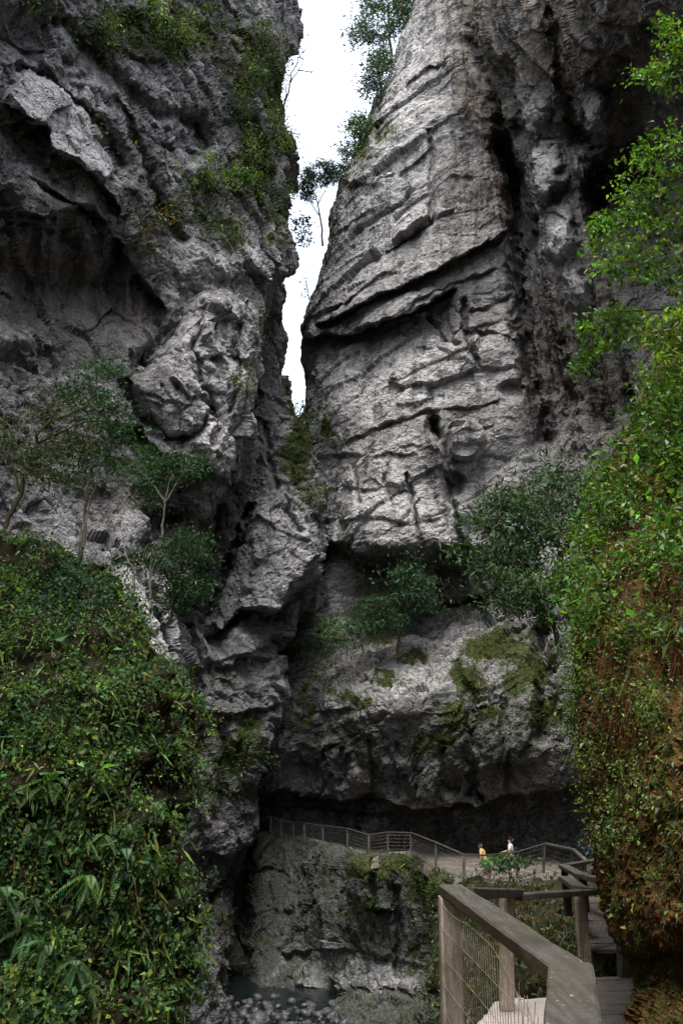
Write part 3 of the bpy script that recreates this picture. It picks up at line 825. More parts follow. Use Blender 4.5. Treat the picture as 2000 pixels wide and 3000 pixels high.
# ---- left inner wall: the dark slab, the tilted pale slab and the wall going down to the river
def brow(y, inner, sil, Ys):
    sil -= 10 * (830 < y < 1250)
    return (y, inner + [(sil, Ys), (sil - 10, Ys + 6), (sil - 150, Ys + 30)])
BB = [
 brow(380, [(350, 47), (500, 48), (620, 49), (720, 50)], 792, 51),
 brow(780, [(350, 47), (500, 48), (620, 49), (730, 50)], 806, 51),
 brow(850, [(350, 47), (500, 48), (630, 49), (750, 50)], 838, 51),
 brow(930, [(350, 47), (520, 49), (660, 50), (755, 50.5)], 817, 51),
 brow(1000, [(350, 47), (530, 49), (670, 50), (765, 50)], 834, 51),
 brow(1100, [(350, 46), (540, 49), (680, 50), (775, 49.5)], 843, 50.5),
 brow(1200, [(350, 46), (540, 49), (690, 50), (790, 48.7)], 860, 50),
 brow(1300, [(350, 45.5), (540, 48.8), (690, 49.6), (800, 48)], 885, 50),
 brow(1400, [(350, 45), (530, 48.5), (680, 49.2), (805, 47.5)], 914, 49.5),
 brow(1500, [(350, 44), (520, 47.5), (665, 48.6), (800, 46.6)], 930, 49),
 brow(1600, [(350, 43), (510, 46.5), (640, 47.8), (790, 45.8)], 941, 48.6),
 brow(1670, [(350, 42), (500, 45.8), (625, 47), (780, 45.2)], 934, 48),
 brow(1730, [(350, 41), (490, 45), (610, 46), (770, 44.8)], 905, 47.6),
 brow(1800, [(340, 38), (480, 43.5), (600, 44.8), (740, 44.6)], 868, 47),
 brow(1860, [(330, 35), (470, 40), (590, 42), (720, 43)], 836, 46.4),
 brow(1920, [(320, 33), (460, 37), (590, 40), (710, 42.6)], 812, 46),
 brow(2000, [(310, 32.5), (450, 36), (590, 39.4), (720, 42.2)], 830, 45.4),
 brow(2100, [(300, 32), (440, 35.5), (590, 38.8), (720, 41.8)], 832, 45),
 brow(2200, [(290, 31.5), (430, 35), (580, 38.4), (710, 41.3)], 790, 44.4),
 brow(2300, [(280, 31), (420, 34.5), (575, 38), (690, 40.8)], 764, 44),
 brow(2390, [(270, 30.5), (410, 34), (570, 37.6), (680, 40.4)], 758, 43.6),
 brow(2440, [(260, 30), (400, 33.6), (560, 37.2), (670, 40)], 748, 43.2),
 brow(2500, [(250, 29.5), (400, 33.2), (550, 36.8), (640, 39.4)], 714, 42.5),
 brow(2560, [(250, 29), (400, 32.8), (540, 36.3), (620, 38.8)], 684, 41.8),
 brow(2700, [(250, 28.5), (400, 32.2), (530, 35.5), (600, 37.8)], 652, 40.5),
 brow(2880, [(250, 28), (400, 31.5), (520, 34.5), (595, 36.5)], 648, 39),
 brow(3100, [(250, 27), (400, 30.5), (520, 33), (595, 35)], 648, 37.5),
]
B = Rock(BB, step=3.6)
B.region([(738, 1480), (830, 1440), (905, 1500), (930, 1620), (880, 1690), (840, 1740), (803, 1795), (700, 1785), (655, 1860), (600, 1830), (640, 1735), (678, 1640)], -2.0, 10, 10)
B.ledge([(590, 1880), (650, 1862), (700, 1782), (803, 1795), (838, 1755), (900, 1705), (945, 1640)], 2.6, 60, 0.1, 8, 10)
B.crack([(733, 1490), (676, 1640), (636, 1735), (592, 1835)], 1.8, 13)
B.crack([(780, 1250), (800, 1400), (870, 1560)], 0.8, 10)
B.crack([(545, 1860), (560, 1960), (575, 2080)], 2.4, 22)
B.crack([(806, 1880), (830, 1930), (835, 1975)], 1.6, 16)
B.ledge([(570, 2080), (650, 2100), (740, 2085), (830, 2060)], 1.0, 24, 0.3, 8)
B.ledge([(590, 1965), (690, 1925), (800, 1925)], 1.0, 24, 0.3, 8)
B.crack([(780, 2390), (740, 2470), (680, 2560), (600, 2640)], 1.0, 16)
B.ledge([(560, 2640), (620, 2620), (690, 2560)], 1.2, 60, 0.2, 8)
B.crack([(640, 2120), (660, 2250), (640, 2400)], 0.6, 12)
b_layers = blocky([(4.0, 0.18), (1.4, 0.34), (0.55, 0.34), (0.22, 0.28)], (0.2, 0.9, 0.35), (0.8, 1.6, 1.0), 1.0, 260, (8, 0.7), 0.2)
B._sm = np.clip(B.blobs([(640, 1560, 70, 190), (700, 1420, 60, 160), (770, 1000, 50, 160, .7)]), 0, 1)
b_layers = [(lambda p, f=f: f(p) * (1 - 0.72 * B._sm)) for f in b_layers]
B.finish(b_layers, 'cliff_wall', M['rock_left'], {
    'algae_shade': lambda r: r.blobs([(700, 2300, 160, 260, .55), (640, 2700, 130, 300, .65), (790, 1050, 60, 220, .5), (680, 2000, 150, 100, .5), (840, 1450, 110, 200, .4)], 50),
    'tufa_shade': lambda r: 0.8 * r._sm,  # dark tone put where the slab and upper wall stand in shade
    'pale': lambda r: r.blobs([(820, 1600, 110, 130, .2)]) - 0.8 * r.blobs([(690, 2500, 140, 350), (780, 1050, 60, 250, .9), (640, 1560, 80, 200, .8)]),
    'moss': lambda r: np.maximum(r.blobs([(870, 1300, 50, 190, .85), (840, 1180, 30, 80, .7), (900, 1450, 40, 70, .6), (700, 2180, 90, 110, .75), (640, 2300, 60, 100, .6), (740, 2120, 80, 50, .7), (640, 2700, 40, 180, .5), (800, 2250, 30, 80, .5)], 26), 0.3 * up_moss(r)),
})

# ---- rock below the path
def edge_pt(px, py): return float(atz(px, py, -3.55)[1])
EDGE = [(600, 2478), (690, 2452), (760, 2436), (860, 2453), (946, 2472), (1018, 2490), (1080, 2508), (1203, 2502), (1276, 2549), (1358, 2580), (1433, 2586), (1592, 2572), (1760, 2570)]
EY = [min(51.0, edge_pt(*e)) for e in EDGE]
BASEY = [40.5, 39.6, 39, 38.6, 38.8, 37.8, 36.8, 35.2, 34, 33, 32, 31, 30]
def low_row(f, dy=0, dY=0.0):
    return (2500 + 560 * f, [(e[0] + (0 if i else 0), EY[i] * (1 - f) + BASEY[i] * f + dY, e[1] * (1 - f) + (3010 - (40 if e[0] > 1250 else 0)) * f + dy) for i, e in enumerate(EDGE)])
top0 = low_row(0.0, -2, 3.0); 
LOW = Rock([top0, low_row(0.0, 2), low_row(0.12, 0, -0.5), low_row(0.3, 0, 0.3), low_row(0.5, 0, 1.4), low_row(0.7, 0, 2.0), low_row(0.85, 0, 1.0), low_row(1.0, 0, -0.6), low_row(1.15)], step=3.6)
LOW.ledge([(1060, 2660), (1110, 2664), (1145, 2668)], 1.2, 16, 0.5, 4, 8)
LOW.ledge([(720, 2560), (770, 2552), (830, 2560)], 0.7, 14, 0.4, 5, 8)
LOW.crack([(735, 2480), (720, 2600), (725, 2760)], 2.0, 20)
LOW.crack([(1090, 2570), (1100, 2680), (1080, 2760)], 0.7, 8)
LOW.crack([(1155, 2600), (1170, 2720), (1160, 2860)], 0.9, 10)
LOW.crack([(1215, 2560), (1230, 2640)], 0.8, 10)
LOW.ledge([(820, 2790), (960, 2780), (1100, 2800), (1260, 2830)], 0.7, 22, 0.3, 9)
LOW.ledge([(840, 2870), (980, 2885), (1120, 2900), (1260, 2920)], 0.9, 30, 0.3, 8)
LOW.bulge(980, 2700, 140, 140, 0.9)
LOW.bulge(700, 2900, 60, 90, -2.0)
low_layers = blocky([(3.0, 0.24), (1.1, 0.30), (0.45, 0.28), (0.22, 0.22)], (0.1, 0.15, 0.1), (0.8, 1.0, 1.5), 1.0, 360, (6, 0.7), 0.22)
_f = sstep(0, 40, LOW.py - np.interp(LOW.px, [e[0] for e in EDGE], [e[1] for e in EDGE]))
low_layers = [(lambda p, f=f: f(p) * (0.25 + 0.75 * _f)) for f in low_layers]
LOW.finish(low_layers, 'rock_terrain', M['rock_low'], {
    'algae_shade': lambda r: 0.72 - 0.45 * r.blobs([(1050, 2850, 260, 60)]),
    'tufa_shade': np.zeros(len(LOW.px)),
    'pale': lambda r: r.blobs([(1000, 2830, 250, 70, .9), (1150, 2900, 150, 50, .8), (1130, 2700, 60, 50, .4)]),
    'moss': lambda r: np.maximum(r.blobs([(1120, 2540, 170, 70, .75), (1250, 2600, 90, 120, .8), (780, 2480, 60, 30, .6), (1080, 2680, 60, 90, .5), (1290, 2700, 60, 130, .7), (740, 2560, 60, 90, .5)], 24), 0.35 * up_moss(r)),
})

# ---- mossy bank under the near railing
def bank_row(y, dY):
    return (y, [(1420, 30 + dY), (1322, 21 + dY), (1340, 17.5 + dY), (1480, 15.5 + dY), (1640, 14 + dY), (1900, 12.5 + dY)])
BK = Rock([(2600, [(1500, 34), (1420, 30), (1400, 27), (1500, 25), (1650, 23), (1950, 21)]), bank_row(2640, 3.5), bank_row(2720, 1.5), bank_row(2820, 0), bank_row(2930, -1.0), bank_row(3120, -2.0)], step=5)
BK.finish([lambda p: 0.5 * fbm(p, 2.2, 5, 501), lambda p: 0.25 * facets(p, 1.0, 502)], 'bank_terrain', M['bank'])

# ---- plant-covered mound on the left and mossy wall on the right
def mrow(y, pts): return (y, pts)
MD = Rock([
 mrow(1640, [(-330, 21), (-150, 21), (-60, 21), (20, 21), (60, 23), (40, 30)]),
 mrow(1640, [(-330, 14, 1560), (-150, 14.5, 1575), (-20, 15, 1592), (100, 15.6, 1612), (170, 17, 1636), (100, 24, 1650)]),
 mrow(1720, [(-330, 12.5), (-120, 13, 1712), (40, 13.4), (180, 14), (290, 15.4, 1725), (200, 22)]),
 mrow(1840, [(-330, 11.6), (-80, 12), (110, 12.4), (270, 13), (392, 14.6), (300, 21)]),
 mrow(1955, [(-330, 11), (-50, 11.4), (170, 11.7), (348, 12.2), (472, 14), (370, 20)]),
 mrow(2060, [(-330, 10.6), (-30, 10.9), (190, 11.1), (388, 11.6), (524, 13.4), (430, 19)]),
 mrow(2180, [(-330, 10.2), (-20, 10.4), (200, 10.6), (398, 11.1), (540, 13), (450, 18)]),
 mrow(2330, [(-330, 9.8), (-20, 10), (200, 10.2), (393, 10.7), (530, 12.4), (430, 17)]),
 mrow(2480, [(-330, 9.5), (-20, 9.7), (195, 9.9), (383, 10.4), (518, 12), (420, 16)]),
 mrow(2600, [(-330, 9.3), (-20, 9.5), (190, 9.8), (368, 10.5), (492, 12), (390, 16)]),
 mrow(2780, [(-330, 9), (-20, 9.2), (190, 9.4), (363, 9.9), (482, 11.4), (380, 15)]),
 mrow(3000, [(-330, 8.6), (-20, 8.8), (190, 9), (358, 9.4), (474, 10.8), (380, 14)]),
 mrow(3160, [(-330, 8.4), (-20, 8.5), (190, 8.7), (358, 9.1), (474, 10.4), (380, 14)]),
], step=6)
MD.bulge(460, 2640, 90, 60, -1.6)
MD.bulge(330, 2870, 60, 90, -0.9)
MD.bulge(160, 2360, 60, 60, -0.6)
MD.finish([lambda p: 0.55 * 0.9 * fbm(p, 1.5, 5, 601), lambda p: 0.25 * fbm(p, 0.5, 3, 602)], 'hill_terrain', M['mound'])

def nrow(y, sil, Y, k=1.0):
    return (y, [(sil + 160, Y + 8), (sil + 14, Y + 1.6), (sil, Y), (sil + 60 * k, Y - 0.75), (sil + 160 * k, Y - 1.5), (sil + 320 * k, Y - 2.2), (sil + 620, Y - 3.0)])
NW = Rock([
 nrow(560, 2190, 11.5), nrow(800, 2060, 10), nrow(960, 1990, 9.2), nrow(1080, 1940, 8.8), nrow(1200, 1868, 8.5), nrow(1350, 1800, 8.3), nrow(1500, 1742, 8),
 nrow(1700, 1700, 7.6), nrow(1850, 1688, 7.3), nrow(2000, 1697, 7.0), nrow(2100, 1706, 6.8), nrow(2250, 1724, 6.6), nrow(2350, 1745, 6.4),
 nrow(2450, 1755, 6.3), nrow(2550, 1765, 6.2), nrow(2650, 1785, 6.0), nrow(2750, 1815, 5.9), nrow(2800, 1866, 5.8), nrow(2900, 1888, 5.6), nrow(3000, 1884, 5.3), nrow(3170, 1882, 5.0)], step=4.5)
NW.ledge([(1760, 2770), (1830, 2785), (1900, 2790), (1990, 2770)], 0.10, 30, 0.3, 8)
NW.crack([(1930, 1300), (1950, 1500), (1930, 1750), (1960, 2000)], 0.35, 30)
NW.finish([lambda p: 0.11 * fbm(p * np.array([1, 1, 0.6]), 1.0, 5, 701), lambda p: 0.06 * fbm(p, 0.16, 4, 702, 0.6, True)], 'slope_terrain', M['mossy_wall'])

# ---- river bed, river, ground far around
g = np.linspace(0, 1, 90)
gx, gy = np.meshgrid(-17 + 34 * g, 10 + 65 * g)
pz = np.stack((gx.ravel(), gy.ravel(), np.zeros(gx.size)), -1)
hz = -9.72 + 0.30 * fbm(pz, 5.0, 5, 801) + 0.28 * sstep(-6.2, -3.0, gx.ravel() + 0.06 * (gy.ravel() - 30)) * sstep(37.5, 33.0, gy.ravel())
pz[:, 2] = hz
idx = np.arange(8100).reshape(90, 90)
q = np.stack((idx[:-1, :-1], idx[:-1, 1:], idx[1:, 1:], idx[1:, :-1]), -1).reshape(-1, 4)
mesh_np('riverbed', pz, q, M['bed'])['kind'] = 'structure'
mesh_np('river', np.array([[-17, 10, -9.5], [17, 10, -9.5], [17, 75, -9.5], [-17, 75, -9.5]]), np.array([[0, 1, 2, 3]]), M['water'])['kind'] = 'structure'
mesh_np('ground', np.array([[-900, -900, -10.8], [900, -900, -10.8], [900, 900, -10.8], [-900, 900, -10.8]]), np.array([[0, 1, 2, 3]]), M['bank'])['kind'] = 'structure'
# ------------------------------------------------------------------ vegetation
def in_poly(P, n):
    P = np.array(P, float); lo, hi = P.min(0), P.max(0)
    out = []
    while len(out) < n:
        q = lo + (hi - lo) * rng.random((n * 4, 2))
        inn = np.zeros(len(q), bool)
        for (x0, y0), (x1, y1) in zip(P, np.roll(P, -1, axis=0)):
            c = (y0 > q[:, 1]) != (y1 > q[:, 1])
            xi = x0 + (q[:, 1] - y0) * (x1 - x0) / (y1 - y0 if abs(y1 - y0) > 1e-9 else 1e-9)
            inn ^= c & (q[:, 0] < xi)
        out += list(q[inn])
    return np.array(out[:n])

def wobble(pts, amp, n=8):
    pts = np.asarray(pts, float); t = np.linspace(0, len(pts) - 1, n)
    p = catmull(pts, t) if len(pts) > 1 else pts
    p[1:-1] += rng.normal(0, amp * 0.55, (n - 2, 3)); return p

def plant(name, label, cat, group, Y, stems, crowns, base=(0.05, 0.09, 0.02), per=26, clumps=60, spread=0.3, size=0.12,
          wr=0.5, flat=0.5, hang=0.3, leaf='leaf', bark='bark_dark', rad=0.05, depth=None, twigs=0.35, trunk_name='trunk', crown_name='crown', **kw):
    """stems: polylines of (px, py[, Y]); crowns: outlines filled with leaf clumps at real depth, every clump carried by a twig"""
    S = [np.array([at(q[0], q[1], q[2] if len(q) > 2 else Y) for q in s]) for s in stems]
    root = empty(name, S[0][0], label, cat, group)
    tr = MB(); nodes = []
    for i, s in enumerate(S):
        n = max(6, 4 * len(s))
        w = wobble(s, 0.15 * rad + 0.012 * np.linalg.norm(s[-1] - s[0]), n)
        r0 = rad if i == 0 else rad * 0.6
        tr.tube(w, np.linspace(r0, r0 * 0.3, n), 7 if rad > 0.05 else 5)
        nodes += list(w[n // 3:])
    nodes = np.array(nodes)
    parts = []
    tot = sum(c[1] if isinstance(c, tuple) else 1.0 for c in crowns)
    for c in crowns:
        poly, k = c if isinstance(c, tuple) else (c, 1.0)
        n = max(3, int(clumps * k / tot))
        q = in_poly(poly, n)
        P = np.array(poly, float)
        dp = depth if depth is not None else 0.30 * (P[:, 0].max() - P[:, 0].min()) * Y / F
        cy = Y + rng.normal(0, 0.5, n) * dp
        ctr = at(q[:, 0], q[:, 1], cy)
        out = ctr - ctr.mean(0); out /= np.linalg.norm(out, axis=1)[:, None] + 1e-6
        sp = spread * np.exp(rng.normal(0, 0.3, n))
        parts.append(clump_leaves(ctr, out * 0.5, per, sp, size, base, hang, flat, wr, **kw))
        for j in range(n):
            if rng.random() < twigs:
                a = nodes[np.argmin(((nodes - ctr[j]) ** 2).sum(1) + rng.random(len(nodes)) * sp[j])]
                mid = (a + ctr[j]) / 2 + rng.normal(0, 0.12, 3) * np.linalg.norm(a - ctr[j]) + np.array([0, 0, 0.08 * np.linalg.norm(a - ctr[j])])
                tr.tube(wobble([a, mid, ctr[j]], 0.01, 6), np.linspace(rad * 0.28, rad * 0.08, 6), 4, False)
    t = tr.build(trunk_name, M[bark], None, True); settle(t, root)
    if parts:
        f = leaf_obj(crown_name, parts, M[leaf]); settle(f, root)
    return root

# ---- ivy, bramble and small fern over the left mound (uncountable cover)
def screen(r): return ((r.px > -60) & (r.px < 2060) & (r.py > -40) & (r.py < 3060)).astype(float)
facing = lambda r: sstep(-0.15, 0.25, -(r.n * r.view).sum(1))
hole = fbm(np.stack((MD.px, MD.py * 0.8, MD.px * 0), -1), 95, 4, 900)
hole2 = fbm(np.stack((MD.px, MD.py * 0.5, MD.px * 0), -1), 40, 3, 905)
crest = np.exp(-((np.interp(MD.py, [1590, 1640, 1720, 1840, 1955, 2060], [0, 150, 285, 392, 520, 572]) - MD.px) / 60) ** 2) * (MD.py < 2150)
wgt = screen(MD) * np.maximum(facing(MD) * sstep(-0.35, 0.30, hole + 0.7 * hole2), 0.9 * crest * facing(MD) ** 0.3)
for (cx, cy, rx, ry) in [(455, 2640, 70, 60), (330, 2870, 60, 110), (170, 2350, 40, 70), (120, 2560, 40, 60)]:
    wgt *= 1 - 0.93 * np.exp(-((MD.px - cx) / rx) ** 2 - ((MD.py - cy) / ry) ** 2)
parts = []
for cnt, per, sp, sz, col, kw in [
    (1900, 13, 0.15, 0.046, (0.043, 0.080, 0.020), dict(yellow=0.07, brown=0.03)),
    (1000, 11, 0.16, 0.064, (0.030, 0.068, 0.024), dict(yellow=0.01)),
    (1000, 11, 0.10, 0.046, (0.085, 0.140, 0.032), dict(yellow=0.14)),
    (420, 8, 0.10, 0.105, (0.070, 0.130, 0.030), dict())]:
    i = MD.pick(wgt, cnt)
    parts.append(clump_leaves(MD.p[i] + MD.n[i] * 0.03, MD.n[i], per, sp, sz, col, 0.55, 0.9, 0.72, **kw))
# ivy sheet on the crest
ridge = screen(MD) * np.exp(-((MD.px - 215) / 95) ** 2 - ((MD.py - 1725) / 85) ** 2)
i = MD.pick(ridge, 600)
parts.append(clump_leaves(MD.p[i] + MD.n[i] * 0.05, MD.n[i], 10, 0.16, 0.060, (0.020, 0.050, 0.026), 0.4, 0.9, 0.8))
# long strap leaves hanging
i = MD.pick(wgt, 1500)
n = len(i)
ax = np.array([0, 0, -1.0]) + MD.n[i] * 0.55 + rng.normal(0, 0.35, (n, 3))
parts.append(leaf_mesh(MD.p[i] + MD.n[i] * 0.12, ax, MD.n[i] + rand_dirs(n) * 0.6 + np.array([0, 0, .5]), 0.22 * np.exp(rng.normal(0, .3, n)), 0.034, leaf_colors(n, (0.10, 0.165, 0.040), yellow=0.1)))
ivy = leaf_obj('ivy_foliage', parts, M['leaf_glossy']); tag(ivy, 'dense ivy, bramble and small leaves covering the mound at left', 'ground cover', None, 'stuff')
# dead stalks and brown roots hanging through it
i = MD.pick(wgt + 0.25 * screen(MD) * facing(MD), 900); n = len(i)
ax = np.array([0, 0, -1.0]) + MD.n[i] * 0.3 + rng.normal(0, 0.3, (n, 3))
v = leaf_mesh(MD.p[i] + MD.n[i] * 0.06, ax, MD.n[i] + rand_dirs(n) * 0.3, 0.32 * np.exp(rng.normal(0, .4, n)), 0.011, leaf_colors(n, (0.085, 0.045, 0.022), 0.5, 0.1))
o = leaf_obj('dead_grass', [v], M['grass']); tag(o, 'brown dead stalks hanging through the greenery of the left mound', 'dead grass', None, 'stuff')

# ---- cover on the right-hand mossy wall
nz = fbm(np.stack((NW.px, NW.py * 0.7, NW.px * 0), -1), 70, 4, 910)
scr = screen(NW) * facing(NW)
rust = NW.blobs([(1960, 1480, 70, 130), (1985, 1830, 90, 150), (1850, 1780, 40, 90), (1790, 1640, 26, 90, .8), (1900, 2000, 80, 80), (1860, 1560, 40, 120, .8), (1960, 1650, 60, 80, .9)], 40)
topw = scr * (1 - sstep(1500, 2000, NW.py)) * sstep(-0.30, 0.25, nz) * (1 - 0.9 * np.clip(1.3 * rust, 0, 1))
midw = scr * np.maximum(sstep(0.15, 0.5, nz) * (1 - sstep(2250, 2800, NW.py)), 0)
edge = scr * NW.blobs([(1712, 1950, 50, 130), (1720, 2330, 30, 60, .8), (1790, 2430, 60, 70, .6), (1760, 2200, 60, 60, .7), (1900, 2060, 80, 100, .6), (1880, 2270, 60, 80, .5), (1700, 1760, 40, 90), (1940, 1850, 80, 90, .8)])
parts = []
for wg, cnt, per, sp, sz, col, kw in [
    (topw, 560, 16, 0.13, 0.040, (0.055, 0.115, 0.017), dict(yellow=0.03)),
    (topw, 430, 14, 0.12, 0.030, (0.095, 0.160, 0.022), dict(yellow=0.06)),
    (topw, 300, 10, 0.17, 0.075, (0.060, 0.125, 0.024), dict(yellow=0.02)),
    (topw, 160, 9, 0.10, 0.050, (0.110, 0.180, 0.040), dict()),
    (midw, 430, 11, 0.07, 0.026, (0.060, 0.105, 0.020), dict(yellow=0.12, brown=0.04)),
    (edge, 700, 11, 0.075, 0.025, (0.070, 0.115, 0.025), dict(yellow=0.15))]:
    i = NW.pick(wg, cnt)
    parts.append(clump_leaves(NW.p[i] + NW.n[i] * 0.02, NW.n[i], per, sp, sz, col, 0.5, 0.9, 0.55, **kw))
o = leaf_obj('undergrowth', parts, M['leaf']); tag(o, 'small bright leaves sprouting all over the mossy wall at right', 'ground cover', None, 'stuff')
i = NW.pick(scr * (0.35 + sstep(-0.3, 0.4, nz)), 32000); n = len(i)
ax = np.array([0, 0, -1.0]) + NW.n[i] * 0.6 + rng.normal(0, 0.4, (n, 3))
cm = np.where((fbm(NW.p[i], 0.5, 4, 915) + rng.normal(0, .25, n) > 0.02)[:, None], np.array([[0.115, 0.060, 0.016]]), np.array([[0.062, 0.080, 0.016]]))
v = leaf_mesh(NW.p[i], ax, NW.n[i] + rand_dirs(n) * 0.4, 0.022 * np.exp(rng.normal(0, .5, n)), 0.006, cm * np.exp(rng.normal(0, .4, (n, 1))))
o = leaf_obj('moss_foliage', [v], M['grass']); tag(o, 'rusty and green moss strands hanging on the wall at right', 'moss', None, 'stuff')
# roots hanging from the top of it
i = NW.pick(scr * np.clip(rust, 0, 1) ** 1.5, 1500); n = len(i)
ax = np.array([0, 0, -1.0]) + NW.n[i] * 0.15 + rng.normal(0, 0.14, (n, 3))
v = leaf_mesh(NW.p[i] + NW.n[i] * 0.05, ax, NW.n[i] + rand_dirs(n) * 0.3, 0.40 * np.exp(rng.normal(0, .35, n)), 0.010, leaf_colors(n, (0.10, 0.035, 0.014), 0.4, 0.1))
o = leaf_obj('dead_leaves', [v], M['grass']); tag(o, 'red-brown dead fronds hanging below the ferns on the right wall', 'dead leaves', None, 'stuff')

# ---- grass and small plants on the rock ledges
def ledge_grass(r, w, cnt, ln, col, s, name, label, wd=0.032):
    i = r.pick(w, cnt); n = len(i)
    ax = rng.normal(0, 0.45, (n, 3)) + r.n[i] * 0.5 + np.array([0, 0, 0.35])
    ax[:, 2] -= 0.6 * rng.random(n)
    v = leaf_mesh(r.p[i] - r.n[i] * 0.03, ax, r.n[i] + rand_dirs(n) * 0.8, ln * np.exp(rng.normal(0, .35, n)), wd, leaf_colors(n, col, 0.4, 0.25, yellow=0.06))
    o = leaf_obj(name, [v], M['grass']); tag(o, label, 'grass', None, 'stuff')
def moss_w(r, lo=0.45): return screen(r) * facing(r) * sstep(lo - 0.22, 1.0, r.attrs['moss'] + 0.6 * fbm(r.p, 1.8, 5, 930))
ledge_grass(R, moss_w(R), 16000, 0.24, (0.050, 0.072, 0.016), 1, 'ledge_grass', 'grass and moss tufts on the sloping ledges of the right cliff')
ledge_grass(LOW, moss_w(LOW, 0.4), 8000, 0.22, (0.046, 0.072, 0.016), 2, 'ledge_grass', 'grass tufts on the low rock just below the railed path')
ledge_grass(B, moss_w(B, 0.45), 7000, 0.24, (0.045, 0.070, 0.015), 3, 'ledge_grass', 'moss and leaves on the dark inner wall left of the gap')
wl = moss_w(L, 0.42)
i = L.pick(wl, 1900)
pl = [clump_leaves(L.p[i] + L.n[i] * 0.10, L.n[i], 10, 0.45, 0.12, (0.034, 0.046, 0.014), 0.4, 0.8, 0.5, yellow=0.04, brown=0.12)]
i = L.pick(wl * sstep(0.0, .3, fbm(L.p, 3.0, 3, 940)), 260)
pl.append(clump_leaves(L.p[i] + L.n[i] * 0.2, L.n[i], 20, 0.5, 0.13, (0.050, 0.085, 0.015), 0.4, 0.7, 0.5, yellow=0.06))
o = leaf_obj('cliff_foliage', pl, M['leaf']); tag(o, 'creeping plants and moss over the upper part of the left cliff', 'cliff plants', None, 'stuff')
i = BK.pick(screen(BK) * facing(BK), 1500)
pl = [clump_leaves(BK.p[i] + BK.n[i] * 0.05, BK.n[i], 9, 0.25, 0.10, (0.030, 0.050, 0.014), 0.3, 0.7, 0.4, brown=0.2)]
o = leaf_obj('bank_foliage', pl, M['leaf']); tag(o, 'low dark plants covering the bank below the wooden railing', 'ground cover', None, 'stuff')
# ---- shrubs with bright leaves hanging in from the right
G1 = 'bright green shrubs hanging over the mossy wall'
plant('leafy_shrub', 'bright green shrub against the dark rock in the top right corner', 'shrub', G1, 7.0,
      [[(2120, 330, 6.6), (2040, 230), (1960, 160), (1930, 90)], [(2060, 260), (1960, 240), (1880, 220)]],
      [([(1905, 180), (1930, 70), (2000, 40), (2110, 60), (2110, 230), (1990, 285), (1930, 260)], 1.0), ([(1845, 222), (1900, 200), (1930, 220), (1900, 245)], .12)],
      (0.085, 0.165, 0.020), 15, 95, 0.085, 0.052, 0.55, 0.45, 0.35, rad=0.013, yellow=0.05)
plant('leafy_shrub', 'largest bright green shrub, halfway up the right edge with a bare pale twig', 'shrub', G1, 7.6,
      [[(2100, 980, 7.0), (2010, 860), (1900, 740), (1850, 600)], [(2040, 880), (1930, 620), (1960, 440)], [(1960, 800), (1830, 770), (1745, 720)], [(1935, 840), (1925, 760), (1890, 700)]],
      [([(1800, 560), (1810, 500), (1870, 440), (1900, 395), (1960, 370), (2110, 400), (2110, 620), (1960, 640), (1850, 640)], 1.0),
       ([(1728, 720), (1735, 660), (1800, 600), (1900, 640), (2110, 640), (2110, 860), (1960, 850), (1880, 800), (1790, 830), (1740, 800)], 1.15)],
      (0.070, 0.145, 0.018), 15, 300, 0.10, 0.055, 0.55, 0.45, 0.35, bark='bark_pale', rad=0.013, yellow=0.04)
plant('leafy_shrub', 'drooping light green branch hanging in front of the dark cleft', 'shrub', G1, 8.0,
      [[(2060, 900, 7.6), (1900, 905), (1790, 930), (1700, 1060)], [(1850, 910), (1780, 990), (1740, 1050)]],
      [([(1695, 960), (1740, 895), (1840, 900), (1900, 930), (1860, 1010), (1780, 1020), (1730, 1010)], 1.0), ([(1680, 1100), (1700, 1030), (1740, 1000), (1760, 1040), (1710, 1090)], .35)],
      (0.085, 0.175, 0.022), 14, 85, 0.085, 0.055, 0.55, 0.4, 0.4, rad=0.011, yellow=0.05)
plant('leafy_shrub', 'yellow-green young shoots below the largest right-hand shrub', 'shrub', G1, 6.6,
      [[(2100, 1180, 6.3), (2010, 1080), (1940, 990), (1900, 950)], [(2030, 1100), (1960, 1060)]],
      [[(1875, 950), (1920, 920), (2000, 905), (2110, 960), (2110, 1120), (1990, 1110), (1930, 1040)]],
      (0.115, 0.185, 0.028), 13, 75, 0.085, 0.062, 0.42, 0.35, 0.5, rad=0.010)
plant('leafy_shrub', 'green shrub spilling over the top of the mossy wall at right', 'shrub', G1, 8.3,
      [[(2080, 1420, 7.6), (1980, 1300), (1900, 1230)], [(2010, 1330), (1890, 1330), (1790, 1390)], [(2040, 1340), (1960, 1180)]],
      [([(1800, 1330), (1850, 1240), (1900, 1150), (1960, 1090), (2110, 1080), (2110, 1480), (1960, 1480), (1850, 1450)], 1.0), ([(1730, 1450), (1780, 1380), (1850, 1330), (1880, 1450), (1800, 1540)], .4)],
      (0.060, 0.125, 0.018), 14, 170, 0.11, 0.060, 0.5, 0.5, 0.4, rad=0.014, yellow=0.06)
plant('leafy_shrub', 'pale small-leaved shrub on the left edge of the mossy wall', 'shrub', G1, 8.0,
      [[(1800, 1790, 7.7), (1740, 1690), (1640, 1640)], [(1770, 1740), (1690, 1740), (1600, 1690)]],
      [([(1590, 1700), (1640, 1640), (1720, 1640), (1800, 1700), (1810, 1830), (1740, 1850), (1680, 1780)], 1.0)],
      (0.055, 0.105, 0.026), 13, 110, 0.10, 0.050, 0.5, 0.5, 0.4, rad=0.011, yellow=0.05)
